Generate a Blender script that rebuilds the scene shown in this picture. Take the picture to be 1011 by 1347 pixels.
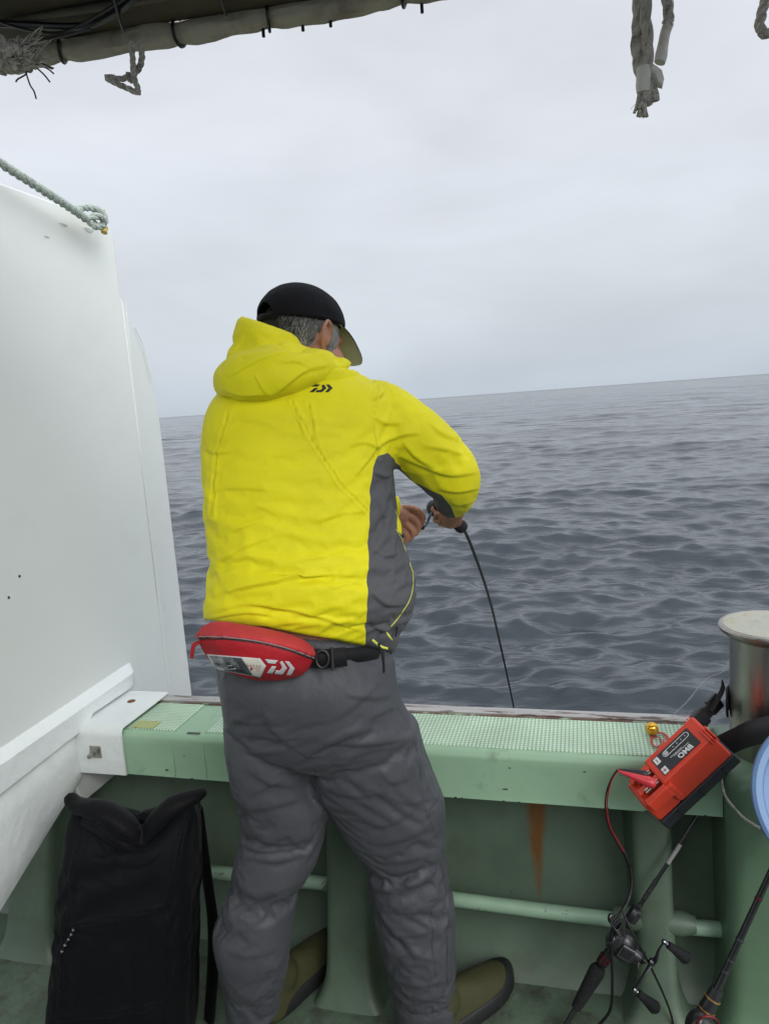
import bpy, bmesh, math, random
import numpy as np
from mathutils import Vector, Matrix, noise
from mathutils.bvhtree import BVHTree
random.seed(7); rng = np.random.default_rng(7)
R_ = math.radians
for o in list(bpy.data.objects): bpy.data.objects.remove(o)
scn = bpy.context.scene
col = scn.collection

# ------------------------------------------------------------------ camera
FPX = 960.0; CAMH = 1.38
_y, _p, _r = R_(15.3), R_(8.6), R_(4.17)
Fh = np.array([-math.sin(_y), math.cos(_y), 0.]); Rh = np.array([math.cos(_y), math.sin(_y), 0.])
Zv = np.array([0, 0, 1.])
FW = math.cos(_p)*Fh - math.sin(_p)*Zv; U0 = math.sin(_p)*Fh + math.cos(_p)*Zv
RT = math.cos(_r)*Rh - math.sin(_r)*U0; UP = math.cos(_r)*U0 + math.sin(_r)*Rh
CO = np.array([0, 0, CAMH])
cam_d = bpy.data.cameras.new('camera'); cam = bpy.data.objects.new('camera', cam_d); col.objects.link(cam)
cam_d.sensor_fit = 'VERTICAL'; cam_d.sensor_height = 36.0; cam_d.lens = 36.0*FPX/1347.0
cam_d.clip_start = 0.02; cam_d.clip_end = 20000
m = Matrix([[RT[0], UP[0], -FW[0], CO[0]], [RT[1], UP[1], -FW[1], CO[1]], [RT[2], UP[2], -FW[2], CO[2]], [0, 0, 0, 1]])
cam.matrix_world = m
scn.camera = cam
# ------------------------------------------------------------------ world: overcast sky
w = bpy.data.worlds.new('World'); scn.world = w; w.use_nodes = True
nt = w.node_tree; N = nt.nodes; L = nt.links; N.clear()
SUN_EL, SUN_AZ = R_(52), R_(200)
out = N.new('ShaderNodeOutputWorld'); bg = N.new('ShaderNodeBackground'); bg.inputs[1].default_value = 1.0
sky = N.new('ShaderNodeTexSky'); sky.sky_type = 'NISHITA'; sky.sun_disc = False
sky.sun_elevation = SUN_EL; sky.sun_rotation = SUN_AZ; sky.air_density = 1.5; sky.dust_density = 4
bg.inputs[1].default_value = 0.1
tc = N.new('ShaderNodeTexCoord'); sep = N.new('ShaderNodeSeparateXYZ'); L.new(tc.outputs['Generated'], sep.inputs[0])
ramp = N.new('ShaderNodeValToRGB'); L.new(sep.outputs['Z'], ramp.inputs[0])
cr = ramp.color_ramp
stops = [(0.0, (5.1, 5.75, 6.45)), (0.07, (5.7, 6.25, 6.9)), (0.16, (6.4, 6.8, 7.4)), (0.34, (6.9, 7.2, 7.75)), (0.6, (7.1, 7.35, 7.85)), (1.0, (7.3, 7.5, 7.9))]
while len(cr.elements) < len(stops): cr.elements.new(0.5)
for e, (a, c) in zip(cr.elements, stops): e.position = a; e.color = (*c, 1)
mp = N.new('ShaderNodeMapping'); mp.inputs['Scale'].default_value = (1.0, 1.0, 3.0); L.new(tc.outputs['Generated'], mp.inputs[0])
n1 = N.new('ShaderNodeTexNoise'); n1.inputs['Scale'].default_value = 2.6; n1.inputs['Detail'].default_value = 5; n1.inputs['Roughness'].default_value = 0.5
n1.inputs['Distortion'].default_value = 0.3; L.new(mp.outputs[0], n1.inputs[0])
cl = N.new('ShaderNodeMapRange'); cl.inputs[1].default_value = 0.3; cl.inputs[2].default_value = 0.7; cl.inputs[3].default_value = 0.90; cl.inputs[4].default_value = 1.08
L.new(n1.outputs[0], cl.inputs[0])
mul = N.new('ShaderNodeMix'); mul.data_type = 'RGBA'; mul.blend_type = 'MULTIPLY'; mul.inputs[0].default_value = 1
L.new(ramp.outputs[0], mul.inputs[6]); L.new(cl.outputs[0], mul.inputs[7])
_gd = Vector((0.58, -0.62, 0.50)).normalized()
dp = N.new('ShaderNodeVectorMath'); dp.operation = 'DOT_PRODUCT'; L.new(tc.outputs['Generated'], dp.inputs[0]); dp.inputs[1].default_value = _gd
gl = N.new('ShaderNodeMapRange'); gl.interpolation_type = 'SMOOTHSTEP'; gl.inputs[1].default_value = -0.1; gl.inputs[2].default_value = 1.0; gl.inputs[3].default_value = 1.0; gl.inputs[4].default_value = 2.6; L.new(dp.outputs['Value'], gl.inputs[0])
mg = N.new('ShaderNodeMix'); mg.data_type = 'RGBA'; mg.blend_type = 'MULTIPLY'; mg.inputs[0].default_value = 1; L.new(mul.outputs[2], mg.inputs[6]); L.new(gl.outputs[0], mg.inputs[7]); mul = mg
mx = N.new('ShaderNodeMix'); mx.data_type = 'RGBA'; mx.inputs[0].default_value = 0.93
L.new(sky.outputs[0], mx.inputs[6]); L.new(mul.outputs[2], mx.inputs[7]); L.new(mx.outputs[2], bg.inputs[0]); L.new(bg.outputs[0], out.inputs[0])
# ------------------------------------------------------------------ sun behind cloud
sd = bpy.data.lights.new('sun', 'SUN'); sd.energy = 1.5; sd.angle = R_(40); sd.color = (1.0, 0.97, 0.92)
so = bpy.data.objects.new('sun', sd); col.objects.link(so)
_sd = Vector((math.sin(SUN_AZ)*math.cos(SUN_EL), math.cos(SUN_AZ)*math.cos(SUN_EL), math.sin(SUN_EL)))
_sd = Vector((0.58, -0.62, 0.50)).normalized()
sky.sun_elevation = math.asin(_sd.z); sky.sun_rotation = math.atan2(_sd.x, _sd.y)
so.rotation_euler = _sd.to_track_quat('Z', 'Y').to_euler(); so.location = (3, -2, 6)
scn.view_settings.view_transform = 'Standard'; scn.view_settings.look = 'None'; scn.view_settings.exposure = 0.18; scn.view_settings.gamma = 1.0

# ------------------------------------------------------------------ helpers
def Dr(px, py): return FW + (px-505.5)/FPX*RT - (py-673.5)/FPX*UP
def ax(px, py, X): d = Dr(px, py); return CO + d*X/d[0]
def ay(px, py, Y): d = Dr(px, py); return CO + d*Y/d[1]
def az(px, py, Z): d = Dr(px, py); return CO + d*(Z-CAMH)/d[2]
def ah(px, py, h): d = Dr(px, py); return CO + d*h/float(d@Fh)
def proj(P):
    v = np.atleast_2d(P) - CO; z = v@FW
    return np.stack([505.5+FPX*(v@RT)/z, 673.5-FPX*(v@UP)/z], 1)

MATS = {}
def mat(name, rgb, rough=0.6, metal=0.0, var=0.12, vscale=6.0, bump=0.0, bscale=60.0, spec=0.5, dirt=None, dscale=3.0, dlo=0.55, dhi=0.75, coat=0.0, sheen=0.0, det=6.0, stretch=None, chips=None):
    if name in MATS: return MATS[name]
    mt = bpy.data.materials.new(name); mt.use_nodes = True; n = mt.node_tree.nodes; l = mt.node_tree.links
    b = n['Principled BSDF']; b.inputs['Roughness'].default_value = rough; b.inputs['Metallic'].default_value = metal
    b.inputs['Specular IOR Level'].default_value = spec; b.inputs['Coat Weight'].default_value = coat
    if sheen: b.inputs['Sheen Weight'].default_value = sheen
    t = n.new('ShaderNodeTexCoord'); src = t.outputs['Object']
    if stretch:
        mpp = n.new('ShaderNodeMapping'); mpp.inputs['Scale'].default_value = stretch; l.new(src, mpp.inputs[0]); src = mpp.outputs[0]
    nz = n.new('ShaderNodeTexNoise'); nz.inputs['Scale'].default_value = vscale; nz.inputs['Detail'].default_value = det; nz.inputs['Roughness'].default_value = .6; l.new(src, nz.inputs[0])
    mr = n.new('ShaderNodeMapRange'); mr.inputs[1].default_value = .25; mr.inputs[2].default_value = .75; mr.inputs[3].default_value = 1-var; mr.inputs[4].default_value = 1+var; l.new(nz.outputs[0], mr.inputs[0])
    mm = n.new('ShaderNodeMix'); mm.data_type = 'RGBA'; mm.blend_type = 'MULTIPLY'; mm.inputs[0].default_value = 1; mm.inputs[6].default_value = (*rgb, 1); l.new(mr.outputs[0], mm.inputs[7])
    c = mm.outputs[2]
    if dirt:
        d = n.new('ShaderNodeTexNoise'); d.inputs['Scale'].default_value = dscale; d.inputs['Detail'].default_value = 9; d.inputs['Roughness'].default_value = .68; l.new(src, d.inputs[0])
        dr = n.new('ShaderNodeMapRange'); dr.inputs[1].default_value = dlo; dr.inputs[2].default_value = dhi; l.new(d.outputs[0], dr.inputs[0])
        dm = n.new('ShaderNodeMix'); dm.data_type = 'RGBA'; l.new(dr.outputs[0], dm.inputs[0]); l.new(c, dm.inputs[6]); dm.inputs[7].default_value = (*dirt, 1); c = dm.outputs[2]
    if chips:
        d = n.new('ShaderNodeTexNoise'); d.inputs['Scale'].default_value = chips[0]; d.inputs['Detail'].default_value = 3; d.inputs['Roughness'].default_value = .5; l.new(src, d.inputs[0])
        dr = n.new('ShaderNodeMapRange'); dr.inputs[1].default_value = chips[1]; dr.inputs[2].default_value = chips[1]+.03; l.new(d.outputs[0], dr.inputs[0])
        dm = n.new('ShaderNodeMix'); dm.data_type = 'RGBA'; l.new(dr.outputs[0], dm.inputs[0]); l.new(c, dm.inputs[6]); dm.inputs[7].default_value = (*chips[2], 1); c = dm.outputs[2]
    l.new(c, b.inputs['Base Color'])
    rr = n.new('ShaderNodeMapRange'); rr.inputs[1].default_value = .3; rr.inputs[2].default_value = .7; rr.inputs[3].default_value = max(0.02, rough-.08); rr.inputs[4].default_value = min(1, rough+.08); l.new(nz.outputs[0], rr.inputs[0]); l.new(rr.outputs[0], b.inputs['Roughness'])
    if bump:
        bn = n.new('ShaderNodeTexNoise'); bn.inputs['Scale'].default_value = bscale; bn.inputs['Detail'].default_value = 4; l.new(src, bn.inputs[0])
        bb = n.new('ShaderNodeBump'); bb.inputs['Strength'].default_value = bump; bb.inputs['Distance'].default_value = .004; l.new(bn.outputs[0], bb.inputs['Height']); l.new(bb.outputs[0], b.inputs['Normal'])
    MATS[name] = mt; return mt

def tag(o, label=None, cat=None, group=None, kind=None):
    if label: o['label'] = label
    if cat: o['category'] = cat
    if group: o['group'] = group
    if kind: o['kind'] = kind
    return o
def thing(name, label, cat, loc=(0, 0, 0), group=None):
    o = bpy.data.objects.new(name, None); o.empty_display_size = .05; col.objects.link(o); o.location = [float(v) for v in loc]
    return tag(o, label, cat, group)
class MB:
    def __init__(s): s.v = []; s.f = []; s.mi = []; s.n = 0
    def add(s, vs, fs, mi=0):
        s.v.append(np.asarray(vs, float)); s.f += [tuple(i+s.n for i in f) for f in fs]; s.mi += [mi]*len(fs); s.n += len(vs)
    def build(s, name, mts, parent=None, smooth=True, bevel=0, angle=35, subsurf=0):
        me = bpy.data.meshes.new(name); V = np.concatenate(s.v)
        if parent is not None: V = V - np.array(root_loc(parent))
        me.from_pydata(V.tolist(), [], s.f); me.update()
        if not isinstance(mts, (list, tuple)): mts = [mts]
        for q in mts: me.materials.append(q)
        me.polygons.foreach_set('material_index', s.mi)
        me.polygons.foreach_set('use_smooth', [smooth]*len(s.f))
        bm = bmesh.new(); bm.from_mesh(me); bmesh.ops.recalc_face_normals(bm, faces=bm.faces)
        if smooth:
            for e in bm.edges:
                if len(e.link_faces) == 2 and e.calc_face_angle(0) > R_(angle): e.smooth = False
        bm.to_mesh(me); bm.free()
        o = bpy.data.objects.new(name, me); col.objects.link(o)
        if parent is not None: o.parent = parent
        if bevel:
            b = o.modifiers.new('bevel', 'BEVEL'); b.width = bevel; b.segments = 3; b.limit_method = 'ANGLE'; b.angle_limit = R_(40)
            for p in me.polygons: p.use_smooth = True
            bm = bmesh.new(); bm.from_mesh(me)
            for e in bm.edges: e.smooth = True
            bm.to_mesh(me); bm.free(); b.harden_normals = True
        if subsurf:
            q = o.modifiers.new('sub', 'SUBSURF'); q.levels = subsurf; q.render_levels = subsurf
        return o
def root_loc(o):
    v = Vector((0, 0, 0))
    while o is not None: v += o.location; o = o.parent
    return v
BOXF = [(0, 3, 2, 1), (4, 5, 6, 7), (0, 1, 5, 4), (1, 2, 6, 5), (2, 3, 7, 6), (3, 0, 4, 7)]
def box(mb, a, b, mi=0, M=None):
    x0, y0, z0 = a; x1, y1, z1 = b
    v = np.array([(x0, y0, z0), (x1, y0, z0), (x1, y1, z0), (x0, y1, z0), (x0, y0, z1), (x1, y0, z1), (x1, y1, z1), (x0, y1, z1)], float)
    if M is not None: v = v@M[:3, :3].T + M[:3, 3]
    mb.add(v, BOXF, mi)
def frame(o, x, y, z):
    M = np.eye(4); M[:3, 0] = x; M[:3, 1] = y; M[:3, 2] = z; M[:3, 3] = o; return M
def nrm(v): v = np.asarray(v, float); return v/np.linalg.norm(v)
def spline(pts, n=8, closed=False):
    P = np.asarray(pts, float); k = len(P); out = []
    for i in range(k if closed else k-1):
        if closed: a, b, c, d = P[(i-1) % k], P[i], P[(i+1) % k], P[(i+2) % k]
        else: a, b, c, d = P[max(i-1, 0)], P[i], P[i+1], P[min(i+2, k-1)]
        for j in range(n):
            t = j/n; out.append(.5*((2*b)+(-a+c)*t+(2*a-5*b+4*c-d)*t*t+(-a+3*b-3*c+d)*t**3))
    if not closed: out.append(P[-1])
    return np.array(out)
def frames(P):
    T = np.gradient(P, axis=0); T /= np.linalg.norm(T, axis=1)[:, None]+1e-12
    n = np.cross(T[0], [0.3, .2, 1]); 
    if np.linalg.norm(n) < .1: n = np.cross(T[0], [1, 0, 0])
    n = nrm(n); Ns = []
    for t in T:
        n = nrm(n - t*(n@t)); Ns.append(n)
    Ns = np.array(Ns); return T, Ns, np.cross(T, Ns)
def tube(mb, P, r, n=10, mi=0, cap=True, flat=None):
    P = np.asarray(P, float); k = len(P); r = np.full(k, r, float) if np.isscalar(r) else np.interp(np.linspace(0, 1, k), np.linspace(0, 1, len(r)), r)
    T, A, B = frames(P); th = np.linspace(0, 2*math.pi, n, endpoint=False)
    fb = 1.0 if flat is None else flat
    V = P[:, None] + r[:, None, None]*(np.cos(th)[None, :, None]*A[:, None] + fb*np.sin(th)[None, :, None]*B[:, None])
    F = [(i*n+j, i*n+(j+1) % n, (i+1)*n+(j+1) % n, (i+1)*n+j) for i in range(k-1) for j in range(n)]
    if cap: F += [tuple(range(n))[::-1], tuple((k-1)*n+j for j in range(n))]
    mb.add(V.reshape(-1, 3), F, mi)
def rope(mb, P, r, pitch=None, strands=3, mi=0, step=None, fuzz=0.0):
    pitch = pitch or r*7; step = step or r*.7
    P = np.asarray(P, float); s = np.r_[0, np.cumsum(np.linalg.norm(np.diff(P, axis=0), axis=1))]
    q = np.arange(0, s[-1], step); Q = np.stack([np.interp(q, s, P[:, i]) for i in range(3)], 1)
    if len(Q) < 3: return
    T, A, B = frames(Q)
    for k in range(strands):
        a = q/pitch*2*math.pi + k*2*math.pi/strands
        C = Q + r*.5*(np.cos(a)[:, None]*A + np.sin(a)[:, None]*B)
        tube(mb, C, r*.56, 7, mi)
def lathe(mb, prof, o, axis=(0, 0, 1), n=32, mi=0, ref=None):
    ax_ = nrm(axis); r0 = nrm(np.cross(ax_, [1, .1, .2] if ref is None else ref)); r1 = np.cross(ax_, r0)
    th = np.linspace(0, 2*math.pi, n, endpoint=False); k = len(prof); V = []
    for (r, h) in prof:
        r = max(r, 1e-5)
        V.append(np.asarray(o) + ax_*h + r*(np.cos(th)[:, None]*r0 + np.sin(th)[:, None]*r1))
    F = [(i*n+j, i*n+(j+1) % n, (i+1)*n+(j+1) % n, (i+1)*n+j) for i in range(k-1) for j in range(n)]
    F += [tuple(range(n))[::-1], tuple((k-1)*n+j for j in range(n))]
    mb.add(np.concatenate(V), F, mi)
def prism(mb, poly, M, t0, t1, mi=0):
    """poly: 2-D outline in M's xy plane, extruded from t0 to t1 along its z"""
    k = len(poly); P = np.asarray(poly, float)
    V = np.concatenate([np.c_[P, np.full(k, t0)], np.c_[P, np.full(k, t1)]]); V = V@M[:3, :3].T + M[:3, 3]
    F = [tuple(range(k))[::-1], tuple(range(k, 2*k))] + [(i, (i+1) % k, k+(i+1) % k, k+i) for i in range(k)]
    mb.add(V, F, mi)
def tri_prism(mb, poly, M, t0, t1, mi=0):
    """as prism, but triangulates the caps so that concave outlines are safe"""
    from mathutils.geometry import tessellate_polygon
    k = len(poly); P = np.asarray(poly, float)
    V = np.concatenate([np.c_[P, np.full(k, t0)], np.c_[P, np.full(k, t1)]]); V = V@M[:3, :3].T + M[:3, 3]
    tr = tessellate_polygon([[Vector((a, b, 0)) for a, b in P]])
    F = [tuple(t) for t in tr] + [tuple(i+k for i in t) for t in tr] + [(i, (i+1) % k, k+(i+1) % k, k+i) for i in range(k)]
    mb.add(V, F, mi)

# ------------------------------------------------------------------ sea
SEAZ = -0.62
def build_sea():
    th = np.concatenate([np.linspace(-180, -50, 40, endpoint=False), np.linspace(-50, 48, 820), np.linspace(48, 180, 42)[1:-1]])
    nr = 760
    # rows roughly even on screen near the boat, log-spaced beyond
    r = np.concatenate([[0.0, 1.0, 1.9], np.geomspace(2.4, 60, 520), np.geomspace(60, 9000, nr-520)[1:]])
    ang = np.radians(th); base = math.atan2(Fh[1], Fh[0])
    A, Rr = np.meshgrid(base - ang, r)
    X = Rr*np.cos(A); Y = Rr*np.sin(A); Z = np.zeros_like(X); DX = np.zeros_like(X); DY = np.zeros_like(X)
    g = np.random.default_rng(21)
    nw = 150
    lam = np.geomspace(0.16, 14.0, nw)*g.uniform(.93, 1.07, nw)
    wind = math.atan2(-Fh[1], -Fh[0]) - .22
    for L0 in lam:
        k = 2*math.pi/L0
        spread = 0.30 if L0 > 3 else (.48 if L0 > .8 else .75)
        d = wind + g.normal(0, spread); ph = g.uniform(0, 2*math.pi)
        amp = 0.0036*L0**0.80 if L0 < 2.5 else 0.0036*2.5**0.80*(L0/2.5)**0.30
        amp *= g.uniform(.5, 1.4)*(.60 if .9 < L0 < 5 else 1.0)*(1.35 if L0 < .8 else 1.0)
        cell = np.maximum(Rr*0.0022*1.6, Rr*0.009*.55)      # local mesh spacing
        fade = np.clip((L0/(cell+1e-6) - 2.5)/4, 0, 1)
        f = k*(X*math.cos(d) + Y*math.sin(d)) + ph
        Z += amp*fade*np.cos(f); s_ = amp*fade*np.sin(f)*0.85
        DX -= s_*math.cos(d); DY -= s_*math.sin(d)
    patch = 1 + .35*np.sin(X*.21+Y*.13+1)*np.sin(Y*.17-X*.09)
    Z *= patch
    V = np.stack([X+DX, Y+DY, Z+SEAZ], -1)
    nrr, nc = X.shape
    V[np.isnan(V)] = 0; idx = np.arange(nrr*nc).reshape(nrr, nc)
    a = idx[:-1, :]; b = np.roll(idx, -1, axis=1)[:-1, :]; c = np.roll(idx, -1, axis=1)[1:, :]; d_ = idx[1:, :]
    F = np.stack([a, d_, c, b], -1).reshape(-1, 4)
    me = bpy.data.meshes.new('sea'); me.vertices.add(V.size//3); me.vertices.foreach_set('co', V.reshape(-1))
    me.loops.add(F.size); me.loops.foreach_set('vertex_index', F.reshape(-1)); me.polygons.add(len(F))
    me.polygons.foreach_set('loop_start', np.arange(0, F.size, 4)); me.polygons.foreach_set('use_smooth', np.ones(len(F), bool))
    me.update(calc_edges=True); me.validate()
    o = bpy.data.objects.new('sea', me); col.objects.link(o); tag(o, kind='structure')
    mt = bpy.data.materials.new('sea_water'); mt.use_nodes = True; n = mt.node_tree.nodes; l = mt.node_tree.links
    b = n['Principled BSDF']; b.inputs['Base Color'].default_value = (0.028, 0.037, 0.045, 1); b.inputs['Roughness'].default_value = .08; b.inputs['IOR'].default_value = 1.333
    t = n.new('ShaderNodeTexCoord')
    g0 = n.new('ShaderNodeNewGeometry'); v0 = n.new('ShaderNodeVectorMath'); v0.operation = 'LENGTH'; l.new(g0.outputs['Position'], v0.inputs[0])
    far = n.new('ShaderNodeMapRange'); far.inputs[1].default_value = 8; far.inputs[2].default_value = 70; far.inputs[3].default_value = .12; far.inputs[4].default_value = 1.0; l.new(v0.outputs['Value'], far.inputs[0])
    prev = None
    for sc, st, dist in ((0.8, None, .42), (2.2, .5, .05), (7.0, .75, .020), (24.0, .65, .006)):
        mpn = n.new('ShaderNodeMapping'); mpn.inputs['Rotation'].default_value = (0, 0, wind+math.pi/2); mpn.inputs['Scale'].default_value = (.42, 1.0, 1); l.new(t.outputs['Object'], mpn.inputs[0])
        nz = n.new('ShaderNodeTexNoise'); nz.inputs['Scale'].default_value = sc; nz.inputs['Detail'].default_value = 3; nz.inputs['Distortion'].default_value = .4; l.new(mpn.outputs[0], nz.inputs[0])
        bb = n.new('ShaderNodeBump'); bb.inputs['Distance'].default_value = dist; l.new(nz.outputs[0], bb.inputs['Height'])
        if st is None: l.new(far.outputs[0], bb.inputs['Strength'])
        else: bb.inputs['Strength'].default_value = st
        if prev: l.new(prev.outputs[0], bb.inputs['Normal'])
        prev = bb
    l.new(prev.outputs[0], b.inputs['Normal'])
    cd = n.new('ShaderNodeNewGeometry'); vl = n.new('ShaderNodeVectorMath'); vl.operation = 'LENGTH'; l.new(cd.outputs['Position'], vl.inputs[0])
    mr = n.new('ShaderNodeMapRange'); mr.inputs[1].default_value = 20; mr.inputs[2].default_value = 1500; mr.inputs[3].default_value = .09; mr.inputs[4].default_value = .20; l.new(vl.outputs['Value'], mr.inputs[0]); l.new(mr.outputs[0], b.inputs['Roughness'])
    me.materials.append(mt)
build_sea()

# ------------------------------------------------------------------ boat materials
GREEN = (0.275, 0.43, 0.29)
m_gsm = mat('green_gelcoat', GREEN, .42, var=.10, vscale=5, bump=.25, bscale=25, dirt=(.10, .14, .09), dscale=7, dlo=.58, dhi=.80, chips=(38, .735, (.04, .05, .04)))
m_gin = mat('green_gelcoat_shaded', (0.088, 0.130, 0.090), .5, var=.22, vscale=4, bump=.35, bscale=18, dirt=(.07, .075, .04), dscale=5, dlo=.52, dhi=.78, chips=(55, .74, (.015, .02, .015)))  # gelcoat green darkened: shade inside the bulwark is put into the base colour
m_pipe = mat('green_pipe_paint', (0.25, 0.38, 0.27), .45, var=.12, vscale=14, dirt=(.10, .07, .04), dscale=40, dlo=.62, dhi=.68)
m_white = mat('white_gelcoat', (0.66, 0.69, 0.67), .38, var=.035, vscale=2.2, bump=.12, bscale=9, dirt=(.59, .62, .59), dscale=4, dlo=.55, dhi=.9, chips=(42, .765, (.25, .25, .22)))
m_white_r = mat('white_gelcoat_rough', (0.70, 0.74, 0.73), .5, var=.05, vscale=9, bump=.7, bscale=38, dirt=(.56, .59, .56), dscale=12, dlo=.6, dhi=.85)
m_steel = mat('stainless_steel', (.42, .40, .37), .33, metal=1, var=.25, vscale=5, bump=.12, bscale=200, stretch=(8, 8, 1), dirt=(.16, .12, .08), dscale=2.5, dlo=.55, dhi=.8)
m_steel_top = mat('weathered_steel_top', (.50, .50, .42), .5, metal=.55, var=.2, vscale=30, bump=.3, bscale=120, dirt=(.40, .36, .26), dscale=30, dlo=.50, dhi=.68)
m_black = mat("black_plastic", (.006, .006, .007), .42, var=.2, vscale=30, bump=.1)
m_gun_edge = mat('aluminium_edge_strip', (.42, .41, .40), .45, metal=.35, var=.2, vscale=12, dirt=(.12, .08, .07), dscale=16, dlo=.53, dhi=.6, stretch=(.5, 4, 4))

def grating():
    mt = bpy.data.materials.new('green_nonslip_grid'); mt.use_nodes = True; n = mt.node_tree.nodes; l = mt.node_tree.links; b = n['Principled BSDF']; b.inputs['Roughness'].default_value = .5
    t = n.new('ShaderNodeTexCoord'); br = n.new('ShaderNodeTexBrick'); br.offset = 0; br.inputs['Scale'].default_value = 1.0
    br.inputs['Brick Width'].default_value = .0088; br.inputs['Row Height'].default_value = .0088; br.inputs['Mortar Size'].default_value = .0021; br.inputs['Mortar Smooth'].default_value = .5
    br.inputs['Color1'].default_value = (.60, .78, .60, 1); br.inputs['Color2'].default_value = (.60, .78, .60, 1); br.inputs['Mortar'].default_value = (.29, .43, .30, 1)
    mpn = n.new('ShaderNodeMapping'); mpn.inputs['Rotation'].default_value = (0, 0, R_(45)); l.new(t.outputs['Object'], mpn.inputs[0]); mpn.inputs['Rotation'].default_value = (0, 0, 0)
    l.new(mpn.outputs[0], br.inputs[0])
    nz = n.new('ShaderNodeTexNoise'); nz.inputs['Scale'].default_value = 9; nz.inputs['Detail'].default_value = 8; l.new(t.outputs['Object'], nz.inputs[0])
    mr = n.new('ShaderNodeMapRange'); mr.inputs[1].default_value = .3; mr.inputs[2].default_value = .7; mr.inputs[3].default_value = .85; mr.inputs[4].default_value = 1.1; l.new(nz.outputs[0], mr.inputs[0])
    mm = n.new('ShaderNodeMix'); mm.data_type = 'RGBA'; mm.blend_type = 'MULTIPLY'; mm.inputs[0].default_value = 1; l.new(br.outputs[0], mm.inputs[6]); l.new(mr.outputs[0], mm.inputs[7])
    l.new(mm.outputs[2], b.inputs['Base Color'])
    bb = n.new('ShaderNodeBump'); bb.inputs['Strength'].default_value = .8; bb.inputs['Distance'].default_value = .0015; bb.invert = True; l.new(br.outputs['Fac'], bb.inputs['Height']); l.new(bb.outputs[0], b.inputs['Normal'])
    return mt
m_grid = grating()
def inner_mat():
    """inner hull: base green darkened for shade plus brown rust runs below fittings, placed in object space"""
    mt = m_gin.copy(); mt.name = 'green_gelcoat_shaded_rusty'; n = mt.node_tree.nodes; l = mt.node_tree.links; b = n['Principled BSDF']
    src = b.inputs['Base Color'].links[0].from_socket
    g = n.new('ShaderNodeNewGeometry'); sp = n.new('ShaderNodeSeparateXYZ'); l.new(g.outputs['Position'], sp.inputs[0])
    nz = n.new('ShaderNodeTexNoise'); nz.inputs['Scale'].default_value = 30; nz.inputs['Detail'].default_value = 8; nz.inputs['Roughness'].default_value = .7
    mpn = n.new('ShaderNodeMapping'); mpn.inputs['Scale'].default_value = (1, 1, .25); l.new(g.outputs['Position'], mpn.inputs[0]); l.new(mpn.outputs[0], nz.inputs[0])
    tot = None
    for (x0, wd, z0, z1, st) in ((-.128, .036, .47, .15, 2.2), (-1.18, .02, .48, .36, .8), (-.86, .035, .50, .30, .25)):
        def M(op, a, bb=None, clamp=False):
            q = n.new('ShaderNodeMath'); q.operation = op; q.use_clamp = clamp
            for i, vv in enumerate((a, bb)):
                if vv is None: continue
                if isinstance(vv, (int, float)): q.inputs[i].default_value = vv
                else: l.new(vv, q.inputs[i])
            return q.outputs[0]
        dx = M('ABSOLUTE', M('ADD', M('SUBTRACT', sp.outputs[0], x0), M('MULTIPLY', M('SUBTRACT', nz.outputs[0], .5), .03)))
        hz = M('DIVIDE', M('SUBTRACT', sp.outputs[2], z1), z0-z1, True)
        mx_ = M('SUBTRACT', 1.0, M('DIVIDE', dx, M('ADD', M('MULTIPLY', hz, wd), .004)), True)
        f = M('MULTIPLY', M('MULTIPLY', mx_, M('POWER', hz, .6)), M('MULTIPLY', nz.outputs[0], 1.9*st), True)
        tot = f if tot is None else M('ADD', tot, f, True)
    mm = n.new('ShaderNodeMix'); mm.data_type = 'RGBA'; l.new(tot, mm.inputs[0]); l.new(src, mm.inputs[6]); mm.inputs[7].default_value = (.13, .055, .012, 1); l.new(mm.outputs[2], b.inputs['Base Color'])
    return mt
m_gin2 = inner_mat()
m_deck = mat('deck_green_dirty', (.085, .125, .085), .6, var=.3, vscale=12, bump=.5, bscale=60, dirt=(.05, .05, .035), dscale=14, dlo=.48, dhi=.66)

# ------------------------------------------------------------------ deck
XL, XR = -2.6, 1.4
mb = MB(); box(mb, (XL, -3.0, -.06), (XR, 1.56, 0.0)); o = mb.build('deck', m_deck, None, False); tag(o, kind='structure')

# ------------------------------------------------------------------ bulwark
YI, YO, G = 1.505, 1.71, .6
bul = thing('bulwark', 'green fibreglass bulwark with a wide flat top along the side of the boat', 'bulwark', (0, YI, 0))
# cap: a closed profile swept along X with rounded shoulder
def sweepx(mb, prof, xs, mi=0, wob=0.0):
    k = len(prof); V = []
    for x in xs:
        for j, (yy, zz) in enumerate(prof):
            V.append((x, yy + wob*(noise.noise(Vector((x*3, j*.7, 0)))), zz + wob*noise.noise(Vector((x*3, j*.7, 9)))))
    F = [(i*k+j, i*k+(j+1) % k, (i+1)*k+(j+1) % k, (i+1)*k+j) for i in range(len(xs)-1) for j in range(k)]
    F += [tuple(range(k))[::-1], tuple((len(xs)-1)*k+j for j in range(k))]
    mb.add(V, F, mi)
prof = [(YI, .487)] + [(YI+.002, .50), (YI, .57)] + [(YI+.018-.018*math.cos(a), .582+.018*math.sin(a)) for a in np.linspace(0.1, math.pi/2, 7)] + [(YO-.008, .600), (YO, .592), (YO, .46), (YO-.03, .46), (YO-.03, .55), (YI+.02, .55), (YI+.02, .487)]
mb = MB(); sweepx(mb, prof, np.linspace(XL, .26, 90), wob=.0016); mb.build('gunwale_cap', m_gsm, bul)
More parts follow.
